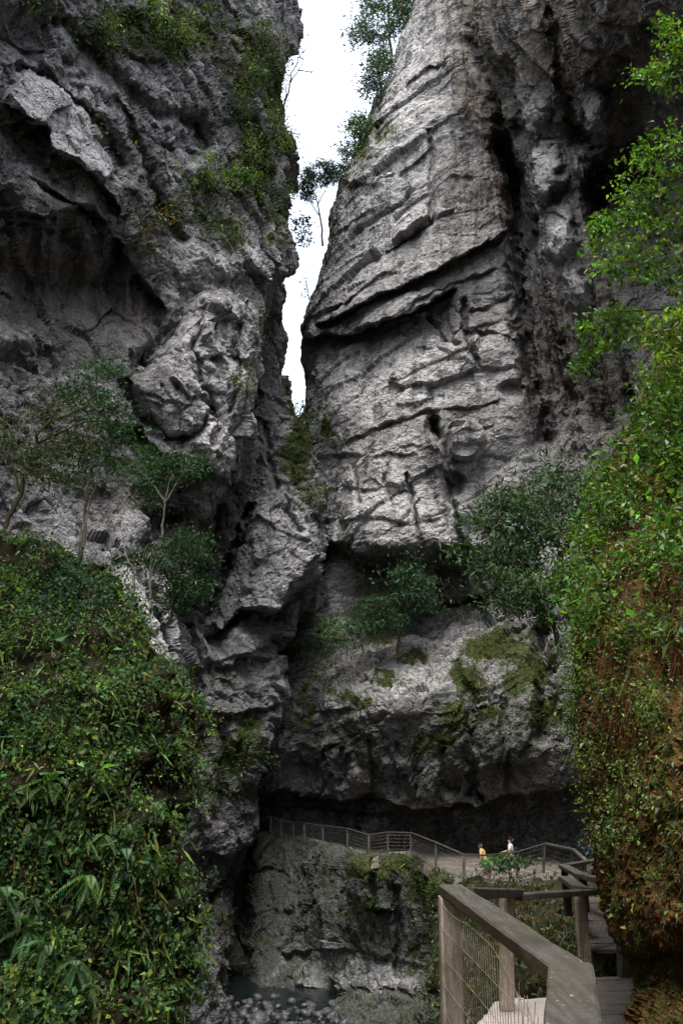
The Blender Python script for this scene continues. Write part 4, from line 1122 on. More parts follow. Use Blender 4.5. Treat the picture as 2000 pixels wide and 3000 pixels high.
plant('leafy_shrub', 'lower small-leaved tuft jutting left from the mossy wall', 'shrub', G1, 7.2,
      [[(1760, 2080, 6.9), (1700, 2080), (1650, 2100)]],
      [[(1640, 2120), (1655, 2080), (1720, 2020), (1770, 2080), (1740, 2180), (1690, 2190)]],
      (0.075, 0.125, 0.030), 12, 60, 0.06, 0.036, 0.5, 0.5, 0.45, rad=0.008, yellow=0.1)

# ---- dark yews
G2 = 'dark yews growing from the ledges'
yew = dict(base=(0.036, 0.070, 0.024), wr=0.26, flat=0.13, hang=0.25, leaf='needle', bark='bark_dark')
plant('yew_tree', 'large dark yew on the right ledge, its top against the pale cliff', 'yew tree', G2, 25,
      [[(1660, 1800), (1640, 1650), (1600, 1500), (1610, 1400)], [(1630, 1600), (1540, 1480)], [(1640, 1640), (1700, 1500)]],
      [([(1490, 1450), (1560, 1420), (1590, 1350), (1640, 1340), (1700, 1390), (1800, 1400), (1800, 1500), (1680, 1490), (1580, 1490)], 1.0), ([(1540, 1560), (1560, 1510), (1700, 1510), (1800, 1520), (1790, 1600), (1680, 1620), (1600, 1590)], .8)], per=48, clumps=94, spread=0.58, size=0.186, rad=0.11, **yew)
plant('yew_tree', 'broad drooping yew left of the large one, over the bare crag', 'yew tree', G2, 24,
      [[(1600, 1860), (1560, 1720), (1500, 1590), (1440, 1520)], [(1540, 1680), (1420, 1620)]],
      [([(1390, 1530), (1370, 1490), (1450, 1470), (1440, 1425), (1520, 1450), (1590, 1490), (1610, 1580), (1540, 1560), (1470, 1580), (1420, 1570)], 1.0), ([(1380, 1640), (1360, 1600), (1450, 1590), (1560, 1600), (1580, 1670), (1480, 1690), (1430, 1650)], .8)], per=48, clumps=90, spread=0.58, size=0.186, rad=0.10, **dict(yew, base=(0.036, 0.072, 0.023)))
plant('yew_tree', 'lowest yew of the right ledge, above the grassy ramp', 'yew tree', G2, 23,
      [[(1640, 1900), (1600, 1790), (1530, 1720)], [(1610, 1800), (1480, 1740)]],
      [([(1400, 1720), (1440, 1670), (1560, 1660), (1660, 1640), (1700, 1720), (1600, 1740), (1500, 1740)], 1.0), ([(1440, 1800), (1460, 1750), (1560, 1750), (1660, 1760), (1640, 1830), (1540, 1810)], .7)], per=45, clumps=77, spread=0.53, size=0.177, rad=0.09, **dict(yew, base=(0.042, 0.080, 0.024)))
plant('yew_tree', 'blue-green round yew under the overhang in the middle', 'yew tree', G2, 46,
      [[(1168, 1930), (1165, 1850), (1175, 1740), (1190, 1670)], [(1168, 1830), (1110, 1760)], [(1168, 1820), (1240, 1750)]],
      [([(1090, 1790), (1075, 1740), (1130, 1740), (1105, 1690), (1160, 1700), (1150, 1650), (1205, 1625), (1235, 1680), (1280, 1690), (1262, 1740), (1300, 1770), (1240, 1800), (1190, 1790), (1150, 1840)], 1.0), ([(1020, 1820), (1090, 1790), (1130, 1830), (1060, 1850)], .18)], per=48, clumps=103, spread=0.73, size=0.251, rad=0.12, **dict(yew, base=(0.030, 0.064, 0.029)))
plant('yew_tree', 'small pale-trunked sapling left of the round yew under the overhang', 'yew tree', G2, 47,
      [[(1065, 1915), (1058, 1860), (1045, 1810)], [(1060, 1870), (1020, 1830)]],
      [[(960, 1840), (1000, 1790), (1060, 1780), (1110, 1800), (1130, 1860), (1060, 1885), (990, 1890)]], per=35, clumps=47, spread=0.63, size=0.223, rad=0.07, **dict(yew, base=(0.046, 0.088, 0.024), bark='bark_pale'))
plant('yew_tree', 'faint dark bush at the foot of the shaded middle recess', 'yew tree', G2, 51,
      [[(940, 1960), (945, 1890), (930, 1830)], [(942, 1900), (980, 1860)]],
      [[(880, 1850), (920, 1800), (970, 1810), (1010, 1870), (990, 1930), (920, 1960), (870, 1910)]], per=35, clumps=51, spread=0.73, size=0.241, rad=0.07, **dict(yew, base=(0.030, 0.062, 0.026)))

# ---- thin trees in front of the left cliff
G3 = 'thin trees in front of the left cliff'
thin = dict(wr=0.32, flat=0.22, hang=0.2, leaf='needle')
plant('slender_tree', 'mossy crooked tree at the left edge with pale bare branches', 'tree', G3, 17,
      [[(8, 1640), (25, 1520), (85, 1380), (120, 1260), (180, 1180), (250, 1130)], [(85, 1380), (40, 1270), (-30, 1200)], [(120, 1260), (210, 1210), (300, 1160)], [(110, 1300), (230, 1240), (330, 1230)], [(60, 1440), (30, 1330)]],
      [([(-60, 1300), (20, 1210), (120, 1160), (250, 1130), (280, 1240), (200, 1330), (60, 1360)], 1.0), ([(60, 1330), (200, 1290), (300, 1330), (260, 1420), (100, 1420)], .6)],
      (0.046, 0.068, 0.022), 40, 90, 0.40, 0.085, bark='bark_mossy', rad=0.06, **thin)
plant('slender_tree', 'tall twin-stemmed tree with a feathery dark crown over the left mound', 'tree', G3, 17.5,
      [[(225, 1665), (248, 1500), (270, 1370), (275, 1250), (285, 1120)], [(240, 1640), (258, 1500), (285, 1400), (300, 1330)], [(275, 1300), (330, 1230)], [(272, 1330), (220, 1230)]],
      [([(190, 1200), (215, 1090), (290, 1050), (340, 1070), (380, 1180), (400, 1260), (320, 1290), (230, 1270)], 1.0), ([(120, 1350), (250, 1310), (360, 1330), (330, 1400), (180, 1420)], .4)],
      (0.034, 0.080, 0.028), 44, 110, 0.42, 0.09, bark='bark_pale', rad=0.045, **thin)
plant('slender_tree', 'small tree with one pale stem under the jagged prow', 'tree', G3, 24,
      [[(468, 1610), (476, 1540), (485, 1470), (500, 1400)], [(480, 1480), (540, 1380)], [(482, 1470), (420, 1390), (350, 1360)]],
      [[(360, 1350), (410, 1310), (490, 1320), (570, 1330), (580, 1390), (500, 1420), (440, 1480), (390, 1400)]],
      (0.036, 0.082, 0.030), 42, 70, 0.45, 0.10, bark='bark_pale', rad=0.05, **thin)
plant('slender_tree', 'bare pale sapling with a bent top on the light outcrop', 'tree', G3, 21,
      [[(382, 1840), (390, 1740), (392, 1680), (372, 1640), (355, 1625)], [(391, 1680), (398, 1650)], [(372, 1640), (362, 1600)]],
      [], bark='bark_pale', rad=0.055)
plant('slender_tree', 'thin forked sapling with a few leaves right of the bare one', 'tree', G3, 22,
      [[(440, 1790), (442, 1700), (444, 1630), (460, 1615)], [(442, 1690), (456, 1640)]],
      [[(380, 1620), (410, 1600), (430, 1610), (430, 1640), (390, 1650)]], (0.03, 0.066, 0.022), 20, 14, 0.3, 0.15, bark='bark_pale', rad=0.04, **thin)
plant('yew_bush', 'bushy dark green yew in the hollow below the prow', 'bush', None, 24,
      [[(500, 1820), (510, 1730), (530, 1640), (560, 1580)], [(515, 1720), (580, 1680)], [(512, 1730), (590, 1740)]],
      [[(465, 1680), (500, 1600), (560, 1550), (595, 1600), (600, 1700), (580, 1750), (520, 1790), (470, 1780)]], (0.028, 0.066, 0.022), 70, 105, 0.45, 0.105, bark='bark_pale', rad=0.06, **thin)

# ---- trees and twigs on the skyline
G4 = 'trees on the rim of the right cliff'
rim = dict(wr=0.4, flat=0.35, hang=0.35, leaf='leaf')
plant('rim_tree', 'airy tree at the very top of the sky gap', 'tree', G4, 60,
      [[(1145, 190), (1142, 90), (1135, 0), (1130, -80)], [(1142, 80), (1090, 30)], [(1140, 40), (1190, -20)], [(1143, 110), (1070, 90)]],
      [([(1040, 110), (1050, 30), (1100, -40), (1180, -60), (1200, 20), (1160, 90), (1110, 130)], 1.0), ([(1005, 110), (1030, 90), (1060, 110), (1040, 130)], .06), ([(1070, 160), (1110, 140), (1150, 170), (1110, 200)], .15)],
      (0.030, 0.052, 0.030), 40, 190, 0.8, 0.24, rad=0.16, **rim)
plant('rim_tree', 'dark dense tree right beside the pale upper ledge of the rim', 'tree', G4, 59,
      [[(1185, 170), (1180, 80), (1178, -20)], [(1180, 80), (1215, 20)]],
      [[(1160, 60), (1165, -30), (1230, -50), (1262, -10), (1230, 50), (1195, 90)]], (0.026, 0.050, 0.018), 40, 75, 0.8, 0.25, rad=0.16, **rim)
plant('rim_tree', 'dark bush leaning out where the rim steps down', 'bush', G4, 58.5,
      [[(1120, 300), (1112, 230), (1105, 180)], [(1115, 250), (1080, 220)]],
      [[(1062, 260), (1080, 200), (1110, 160), (1150, 170), (1140, 230), (1110, 280), (1080, 290)]], (0.026, 0.045, 0.022), 32, 70, 0.7, 0.25, rad=0.12, **rim)
plant('rim_tree', 'green shrubbery over the rounded shoulder of the rim', 'bush', G4, 58,
      [[(1050, 520), (1040, 440), (1040, 370)], [(1045, 460), (1010, 410)]],
      [[(1000, 520), (1005, 420), (1030, 350), (1075, 330), (1090, 380), (1060, 450), (1030, 520)]], (0.032, 0.060, 0.018), 32, 100, 0.7, 0.25, rad=0.12, **rim)
plant('rim_tree', 'crooked little pine standing free in the narrow sky gap', 'tree', G4, 57,
      [[(945, 720), (938, 640), (928, 590), (915, 555)], [(930, 600), (960, 540)], [(935, 630), (895, 575)]],
      [([(890, 510), (930, 475), (990, 485), (1010, 510), (960, 540), (920, 545)], 1.0), ([(882, 560), (895, 530), (915, 560), (905, 590)], .35)], (0.022, 0.040, 0.024), 38, 90, 0.45, 0.22, rad=0.10, **rim)
plant('rim_tree', 'wispy twig plant low in the sky gap above the round boulder edge', 'tree', G4, 57,
      [[(905, 880), (898, 820), (893, 760)], [(900, 840), (885, 825)], [(896, 790), (910, 770)]],
      [[(868, 830), (890, 815), (905, 850), (890, 880)]], (0.03, 0.05, 0.02), 8, 12, 0.35, 0.2, rad=0.05, **rim)
G5 = 'plants on the skyline of the left cliff'
plant('cliff_shrub', 'dark drooping shrub on the left skyline beside the pine', 'shrub', G5, 47,
      [[(850, 640), (872, 655), (885, 690), (890, 740)], [(860, 650), (890, 640)]],
      [[(858, 650), (880, 625), (905, 650), (905, 710), (885, 735), (868, 700)]], (0.022, 0.040, 0.020), 14, 40, 0.4, 0.2, rad=0.05, **rim)
plant('bare_shrub', 'bare twisted shrub leaning into the sky from the left cliff', 'shrub', G5, 44,
      [[(822, 335), (845, 270), (855, 215), (888, 150)], [(850, 240), (875, 205), (890, 180)], [(838, 290), (835, 225)], [(872, 205), (905, 210), (920, 215)], [(886, 155), (900, 140)], [(880, 170), (895, 175)]],
      [([(870, 175), (890, 145), (905, 150), (895, 200)], 1.0), ([(890, 215), (915, 205), (920, 215), (900, 222)], .4)], (0.03, 0.045, 0.018), 4, 12, 0.25, 0.13, rad=0.075, **rim)
plant('bare_shrub', 'short twig sticking out of the left cliff under the bare shrub', 'shrub', G5, 44.5,
      [[(830, 380), (852, 388), (880, 394)], [(850, 388), (858, 410)]], [], rad=0.06)
plant('gap_shrub', 'sunlit yellow-green shrubs filling the foot of the sky gap', 'shrub', None, 64,
      [[(885, 1300), (886, 1230), (888, 1170)], [(886, 1250), (880, 1200)]],
      [[(868, 1330), (872, 1250), (882, 1205), (898, 1175), (905, 1240), (902, 1330)]], (0.105, 0.150, 0.025), 16, 60, 0.6, 0.30, rad=0.10, **rim)

# ---- shrubs growing on the left cliff face
G6 = 'shrubs clinging to the left cliff'
def face_shrub(r, cx, cy, rx, ry, label, base, n, sz=0.18):
    w = np.exp(-((r.px - cx) / rx) ** 2 - ((r.py - cy) / ry) ** 2) * facing(r)
    i = r.pick(w, n); c = r.p[i] + r.n[i] * (0.25 + 0.3 * rng.random((n, 1)))
    j = r.pick(w ** 6, 1)[0]
    root = empty('cliff_shrub', r.p[j], label, 'shrub', G6)
    f = leaf_obj('crown', [clump_leaves(c, r.n[i], 18, 0.42, sz, base, 0.3, 0.5, 0.5, yellow=0.04)], M['leaf']); settle(f, root)
    mb = MB()
    for k in range(0, n, 2):
        mid = (r.p[j] + c[k]) / 2 + r.n[j] * 0.25
        mb.tube(wobble([r.p[j] - r.n[j] * 0.2, mid, c[k]], 0.03, 6), np.linspace(0.04, 0.012, 6), 4, False)
    t = mb.build('stem', M['bark_dark'], None, True); settle(t, root)
for (cx, cy, rx, ry, lab, base, n) in [
    (595, 515, 42, 26, 'light green shrub on the left cliff, below the dark hollow', (0.070, 0.120, 0.018), 26),
    (700, 520, 40, 24, 'light green shrub just right of the one below the hollow', (0.070, 0.120, 0.022), 24),
    (745, 425, 48, 30, 'largest light green shrub of the left cliff, near the skyline', (0.085, 0.135, 0.022), 30),
    (790, 550, 36, 40, 'dark green shrub nearest the skyline under the largest one', (0.030, 0.065, 0.016), 26),
    (420, 12, 34, 22, 'yellow-green shrub cut off by the top of the photo', (0.090, 0.160, 0.012), 22),
    (520, 95, 34, 40, 'olive shrub high on the left cliff below the topmost shrub', (0.060, 0.085, 0.012), 22),
    (275, 85, 30, 30, 'dull green shrub high up at the left of the upper folds', (0.038, 0.070, 0.014), 18),
    (730, 215, 30, 50, 'upright green shrub in the shaded fold near the skyline', (0.036, 0.075, 0.016), 24),
    (640, 650, 46, 36, 'small dull shrub in the middle of the left cliff', (0.036, 0.060, 0.016), 20),
    (455, 640, 50, 20, 'brownish low shrub on the rim of the large hollow', (0.055, 0.048, 0.014), 20),
    (690, 1110, 18, 20, 'tiny green tuft on the pale prow', (0.060, 0.095, 0.018), 8),
]: face_shrub(L, cx, cy, rx, ry, lab, base, n)
for (cx, cy, rx, ry, lab, base, n) in [
    (905, 1455, 20, 34, 'fresh green shrub at the foot of the notch wall', (0.065, 0.110, 0.020), 20),
    (862, 1230, 14, 50, 'dark ivy bush on the thin wall beside the sky gap', (0.030, 0.055, 0.014), 24),
    (700, 2200, 40, 40, 'leafy bush on the lower left wall above the river', (0.038, 0.070, 0.016), 26),
    (645, 2290, 24, 40, 'narrow bush on the lower left wall next to the mound', (0.034, 0.062, 0.016), 18)]:
    face_shrub(B, cx, cy, rx, ry, lab, base, n, 0.14)

plant('leafy_shrub', 'bright leafy spray in front of the path railing near the walkers', 'shrub', None, 28.5,
      [[(1495, 2640), (1492, 2580), (1490, 2535), (1470, 2515)], [(1492, 2570), (1530, 2520)], [(1492, 2560), (1440, 2530)]],
      [[(1415, 2535), (1440, 2510), (1490, 2505), (1545, 2508), (1560, 2525), (1500, 2545), (1470, 2555), (1430, 2545)]], (0.05, 0.12, 0.035), 14, 40, 0.16, 0.12, wr=0.5, flat=0.25, hang=0.2, rad=0.03)

# ---- ferns
def frond(base, dirv, length, width, col, droop=0.5, n=24):
    d = np.asarray(dirv, float); d /= np.linalg.norm(d)
    t = np.linspace(0, 1, n)[:, None]
    pts = np.asarray(base) + d * length * t + np.array([0, 0, -droop * length]) * t ** 2
    tan = np.gradient(pts, axis=0); tan /= np.linalg.norm(tan, axis=1)[:, None]
    side = np.cross(tan, [0, 0, 1.0]); side /= np.linalg.norm(side, axis=1)[:, None] + 1e-6
    up = np.cross(side, tan)
    prof = np.sin(np.pi * np.clip(t[:, 0] * 0.86 + 0.12, 0, 1)) ** 0.8
    C, A, N, Ls = [], [], [], []
    for s in (-1, 1):
        C.append(pts[1:]); A.append(side[1:] * s + tan[1:] * 0.55 - up[1:] * 0.15); N.append(up[1:]); Ls.append(width * prof[1:])
    C, A, N, Ls = map(np.concatenate, (C, A, N, Ls))
    cols = np.array(col)[None] * np.exp(rng.normal(0, 0.12, (len(C), 1)))
    a = leaf_mesh(C, A, N, Ls, length / n * 0.85, cols)
    b = leaf_mesh(pts[:-1], tan[:-1], up[:-1], length / n * 1.3, 0.006, np.array(col)[None] * np.ones((n - 1, 1)) * 0.6)
    return join([a, b])
def fern(px, py, Y, size, n, label, col, out=(0, -1, 0.2), group='ferns on the left mound', spread=1.0):
    base = at(px, py, Y); root = empty('fern', base, label, 'fern', group)
    P = []
    for k in range(n):
        a = math.pi * 2 * (k + rng.random() * 0.6) / n
        dv = np.array(out, float) * 0.7 + spread * np.array([math.cos(a), -0.25, 0.75 * math.sin(a) + 0.15])
        P.append(frond(base, dv, size * (0.5 + 0.7 * rng.random()), size * 0.17, np.array(col) * 1.45 * math.exp(rng.normal(0, .15)), 0.35 + 0.35 * rng.random()))
    f = leaf_obj('fronds', P, M['leaf']); settle(f, root); return root
def md_y(px, py):
    i = np.argmin((MD.px - px) ** 2 + (MD.py - py) ** 2 + 1e5 * (facing(MD) < 0.5)); return MD.p[i][1] - 0.24
for (px, py, s, n, lab, col) in [
    (150, 2290, 0.44, 8, 'tall fern with a yellow frond, uppermost on the left mound', (0.060, 0.120, 0.030)),
    (440, 2352, 0.43, 9, 'wide pale fern near the right edge of the left mound', (0.070, 0.135, 0.050)),
    (365, 2505, 0.47, 9, 'blue-green spreading fern in the middle of the mound', (0.045, 0.105, 0.045)),
    (262, 2565, 0.41, 8, 'fern with one bright upright frond in mid mound', (0.065, 0.130, 0.030)),
    (10, 2615, 0.44, 6, 'single arching fern cut by the left edge', (0.048, 0.100, 0.035)),
    (90, 2725, 0.40, 8, 'fern low on the mound with broad hanging fronds', (0.050, 0.110, 0.035)),
    (140, 2770, 0.32, 6, 'smaller fern just under the broad hanging one', (0.052, 0.110, 0.036)),
    (225, 2815, 0.30, 6, 'dim small fern in the dark lower part of the mound', (0.040, 0.090, 0.032)),
    (440, 2965, 0.40, 8, 'fern at the bottom right corner of the mound', (0.055, 0.115, 0.026)),
    (40, 2060, 0.37, 7, 'bluish fern high at the left edge of the mound', (0.040, 0.085, 0.040)),
    (300, 2120, 0.23, 6, 'small fern among yellowish leaves on the upper mound', (0.050, 0.100, 0.026))]:
    fern(px, py, md_y(px, py), s, n, lab, col, (rng.normal(0, .5), -1, rng.normal(0.1, .35)))
for k in range(16):
    px = -10 + 500 * rng.random(); py = 1950 + 1020 * rng.random()
    if px > np.interp(py, [1950, 2180, 2480, 2950], [400, 480, 450, 420]): continue
    fern(px, py, md_y(px, py), 0.16 + 0.12 * rng.random(), 4 + int(3 * rng.random()), 'small fern half buried in the leaves of the left mound', (0.050 + .02 * rng.random(), 0.105, 0.030), (rng.normal(0, .5), -1, rng.normal(0.1, .4)))
GF = 'ferns on the right wall'
fern(1945, 1855, 5.4, .26, 7, 'pale yellowish fern at the right edge of the mossy wall', (0.140, 0.190, 0.055), (-0.3, -1, 0.1), GF)
fern(1715, 2030, 6.7, .22, 4, 'whitish fern fronds pointing left off the mossy wall', (0.120, 0.190, 0.100), (-0.9, -0.6, 0.1), GF, 0.7)
fern(1885, 1300, 8.0, .42, 6, 'silvery long fern near the top of the mossy wall', (0.110, 0.170, 0.075), (0.2, -1, 0.1), GF)
fern(1960, 1960, 5.6, .20, 5, 'broad drooping leaf fern under the pale yellowish one', (0.095, 0.160, 0.040), (-0.4, -1, -0.2), GF)
fern(1860, 2570, 5.8, .17, 8, 'bright tufted fern low on the brown mossy wall', (0.085, 0.155, 0.025), (-0.2, -1, 0.4), GF)
# ------------------------------------------------------------------ boardwalk, railings, path
def rail_beam(name, a, b, w, h, root, mats=('rail', 'rail_edge'), nseg=10, jit=0.0012, over=0.0):
    a = np.asarray(a, float); b = np.asarray(b, float); d = (b - a) / np.linalg.norm(b - a)
    mb = MB().beam(a - d * over, b + d * over, w, h, jitter=jit, nseg=nseg)
    o = mb.build(name, M[mats[0]]); o.data.materials.append(M[mats[1]])
    for p in o.data.polygons: p.material_index = 0 if p.normal.z > 0.5 else 1
    settle(o, root); return o

def post(name, top, bot, w, root, mat='post', wz=None):
    top = np.asarray(top, float); bot = np.asarray(bot, float)
    n = 8; mb = MB(); ring = []
    for i in range(n + 1):
        p = top + (bot - top) * i / n
        c = w * 0.10; h = w / 2
        for (x, y) in [(-h, -h + c), (-h + c, -h), (h - c, -h), (h, -h + c), (h, h - c), (h - c, h), (-h + c, h), (-h, h - c)]:
            ring.append(p + np.array([x, y, 0]) * (1 + rng.normal(0, 0.012)) + np.append(rng.normal(0, w * 0.008, 2), 0))
    fs = [tuple(range(8))[::-1], tuple(range(n * 8, n * 8 + 8))]
    for i in range(n):
        for k in range(8): fs.append((i*8 + k, i*8 + (k + 1) % 8, (i + 1)*8 + (k + 1) % 8, (i + 1)*8 + k))
    mb.add(ring, fs); o = mb.build(name, M[mat]); settle(o, root); return o

RZ = -0.60
C1 = atz(1670, 2826, RZ); C2 = atz(1326, 2594, RZ); A0 = atz(1688, 3400, RZ)
root = empty('wooden_railing', (C1[0], C1[1], -2.0), 'weathered grey-topped wooden railing with wire mesh in the foreground', 'railing')
rail_beam('handrail', A0, C1 + (C1 - A0) / np.linalg.norm(C1 - A0) * 0.045, 0.142, 0.058, root)
dB = (C2 - C1) / np.linalg.norm(C2 - C1)
rail_beam('handrail', C1 - dB * 0.02 - np.array([0, 0, 0.003]), C2 + dB * 0.07 - np.array([0, 0, 0.003]), 0.135, 0.056, root)
post('post', C2 + np.array([-0.015, 0.03, -0.062]), C2 + np.array([-0.06, 0.0, -2.6]), 0.118, root)
post('post', C1 + np.array([0.02, 0.0, -0.064]), C1 + np.array([0.02, 0.0, -1.9]), 0.095, root)
# welded wire mesh, its top edge sagging and frayed towards the near corner
mb = MB()
side = np.array([-dB[1], dB[0], 0]); side = side if side[0] < 0 else -side
m0 = C2 + dB * 0.05 + side * 0.066; m1 = C1 - dB * 0.02 + side * 0.050
Lm = np.linalg.norm((m1 - m0)[:2]); nw = 46
def mesh_top(t): return -0.085 - 0.02 * math.sin(t * 9) - 0.15 * max(0, t - 0.52) / 0.48 - (0.05 * math.sin(t * 60) * 0.4 if t > 0.75 else 0)
def mesh_pt(t, z):
    p = m0 + (m1 - m0) * t
    return np.array([p[0] + 0.003 * math.sin(7 * t + 3 * z), p[1] + 0.003 * math.sin(5 * t - 4 * z), RZ + z])
for k in range(nw + 1):
    t = k / nw; zt = mesh_top(t)
    fr = rng.normal(0, 0.012, 2) * (t > 0.7)
    pts = [mesh_pt(t, z) for z in np.linspace(-1.75, zt, 9)]
    pts[-1] = pts[-1] + np.array([fr[0], fr[1], 0])
    mb.tube(pts, 0.0017, 4)
for j in range(12):
    z0 = -0.085 - 0.135 * j
    pts = []
    for t in np.linspace(0, 1, 40):
        z = min(z0, mesh_top(t) - 0.012 * j) - 0.02 * t
        pts.append(mesh_pt(t, z) + side * 0.004)
    mb.tube(pts, 0.0017, 4)
w_ = mb.build('wire_mesh', M['wire'], None, True); settle(w_, root)

# second railing from the far corner across to the wall
P2b = at(1483, 2603, 7.6); P3b = at(1697, 2606, 8.6); P4b = at(1790, 2606, 9.0)
root2 = empty('wooden_railing', (P2b[0], P2b[1], -1.9), 'dark wooden railing running right from the corner post to the mossy wall', 'railing')
c2low = C2 + np.array([0.06, 0.03, -0.012])
pm = at(1512, 2604, 7.75)
rail_beam('handrail', c2low, pm, 0.12, 0.065, root2, ('dark_wood', 'dark_wood'))
rail_beam('handrail', pm + np.array([-0.02, -0.05, -0.03]), P3b + np.array([0.1, 0, 0.004]), 0.12, 0.05, root2, ('dark_wood', 'dark_wood'))
rail_beam('handrail', P3b + np.array([-0.03, 0.02, 0.03]), P4b + np.array([0, 0, 0.0]), 0.12, 0.06, root2, ('dark_wood', 'dark_wood'))
post('post', P2b + np.array([0, 0, -0.05]), atz(1483, 2956, -1.86), 0.112, root2)
post('post', P3b + np.array([0, 0.02, -0.055]), np.array([P3b[0], P3b[1] + 0.02, -1.72]), 0.105, root2)
mb = MB()
for (a, b, zb) in ((P2b, P3b, -1.75), (P3b, P4b, -1.6)):
    for k in range(1, 26):
        t = k / 26; p = a + (b - a) * t
        mb.tube([p + [0, -0.03, -0.09], [p[0], p[1] - 0.03, zb]], 0.0017, 4)
    for j in range(5):
        z = -0.12 - j * 0.15
        mb.tube([a + [0, -0.034, z], b + [0, -0.034, z]], 0.0017, 4)
w_ = mb.build('wire_mesh', M['dark_wood'], None, True); settle(w_, root2)

# further zigzag railings before the cave mouth
Da, Db_, Dc = at(1648, 2532, 14.0), at(1702, 2560, 11.5), at(1790, 2580, 10.5)
root3 = empty('wooden_railing', (Da[0], Da[1], -2.6), 'greenish zigzag railing at the steps in front of the dark cave', 'railing')
rail_beam('handrail', Da, Db_, 0.14, 0.06, root3, ('rail', 'dark_wood'))
rail_beam('handrail', Db_ + np.array([0, 0, 0.004]), Dc, 0.12, 0.06, root3, ('dark_wood', 'dark_wood'))
E0, E1 = at(1652, 2566, 11.0), at(1702, 2598, 9.2)
rail_beam('handrail', E0, E1, 0.14, 0.06, root3, ('rail', 'dark_wood'))
F0, F1 = at(1655, 2531, 14.2), at(1770, 2512, 17.5)
rail_beam('handrail', F0, F1, 0.12, 0.06, root3, ('dark_wood', 'dark_wood'))
for p in (Da, Db_, E0, F1): post('post', p + np.array([0.02, 0.03, -0.062]), p + np.array([0.02, 0.03, -0.45]), 0.09, root3, 'dark_wood')

# decks
def planks(name, x0, x1, y0, y1, z, w, label, slant=0.0, sl_z=0.0, fan=0.0):
    mb = MB(); y = y0; xb = x0
    while y < y1:
        x0 = max(xb, fan * y)
        dz = rng.normal(0, 0.003)
        mb.beam([x0 + rng.normal(0, .02), y + slant * 0, z + dz + sl_z * (y - y0)], [x1, y + slant, z + dz + sl_z * (y - y0)], w - 0.012, 0.035, jitter=0.001, nseg=3)
        y += w
    mb.beam([xb + 0.1, y0, z - 0.04], [x0 + 0.1, y1, z - 0.04 + sl_z * (y1 - y0)], 0.08, 0.14)
    mb.beam([x1 - 0.3, y0, z - 0.04], [x1 - 0.3, y1, z - 0.04 + sl_z * (y1 - y0)], 0.08, 0.14)
    o = mb.build(name, M['plank']); tag(o, label, 'boardwalk', None, 'structure'); return o
planks('boardwalk_path', 0.95, 4.2, 1.2, 8.25, -1.74, 0.135, 'slatted wooden boardwalk between railing and mossy wall', 0.25, 0.0, 0.272)
planks('boardwalk_path', float(at(1716, 2790, 8.75)[0]), 4.6, 8.75, 13.2, -1.60, 0.135, 'upper slatted deck behind the second railing', 0.1, -0.03, 0.268)
sp = empty('stair_post', at(1832, 2860, 8.3), 'short dark square post between the two decks', 'post')
post('stem', at(1832, 2782, 8.3), at(1832, 2900, 8.3), 0.13, sp, 'dark_wood')
post('cap', at(1832, 2775, 8.3), at(1832, 2783, 8.3), 0.15, sp, 'dark_wood')
pl = np.array([atz(1480, 2912, -1.86), atz(1628, 2900, -1.86), atz(1640, 3100, -1.86), atz(1300, 3100, -1.86), atz(1370, 2955, -1.86)])
n = 26
top = []
for i in range(n):
    a = 2 * math.pi * i / n
gx, gy = np.meshgrid(np.linspace(0, 1, 20), np.linspace(0, 1, 20))
q00, q10, q11, q01 = pl[4] * 0.35 + pl[0] * 0.65, pl[1], pl[2], pl[3]
G = ((1 - gx)[..., None] * (1 - gy)[..., None] * q00 + gx[..., None] * (1 - gy)[..., None] * q10 + gx[..., None] * gy[..., None] * q11 + (1 - gx)[..., None] * gy[..., None] * q01).reshape(-1, 3)
e_ = np.minimum(np.minimum(gx, 1 - gx), np.minimum(gy, 1 - gy)).ravel()
G[:, 2] += 0.02 * fbm(G, 0.5, 3, 77) - 0.25 * (1 - sstep(0, 0.06, e_ + 0.03 * fbm(G, 0.25, 3, 78)))
idx = np.arange(400).reshape(20, 20)
qf = np.stack((idx[:-1, :-1], idx[:-1, 1:], idx[1:, 1:], idx[1:, :-1]), -1).reshape(-1, 4)
o = mesh_np('landing_path', G, qf, M['concrete']); o['kind'] = 'structure'

# path under the overhang and its long railing
ep = np.array([atz(e[0], e[1], -3.55) if EY[i] < 50.9 else at(e[0], e[1], 51.0) for i, e in enumerate(EDGE)])
ep[:, 2] = -3.55
tt = np.linspace(0, len(ep) - 1, 160); edge = catmull(ep, tt)
rowsP = []
for k, (dy, dz) in enumerate([(-0.4, -0.45), (0.0, -0.04), (0.5, 0.0), (1.2, 0.0), (2.2, -0.1), (3.4, -0.3), (5.5, -0.5), (10.0, -0.5), (16, -0.4)]):
    r = edge.copy(); r[:, 1] += dy; r[:, 0] += 0.10 * dy; r[:, 2] += dz + 0.06 * fbm(r, 0.8, 4, 950 + k)
    rowsP.append(r)
Pv = np.concatenate(rowsP); idx = np.arange(len(Pv)).reshape(len(rowsP), -1)
qf = np.stack((idx[:-1, :-1], idx[:-1, 1:], idx[1:, 1:], idx[1:, :-1]), -1).reshape(-1, 4)
o = mesh_np('trail_path', Pv, qf, M['trail']); o['kind'] = 'structure'

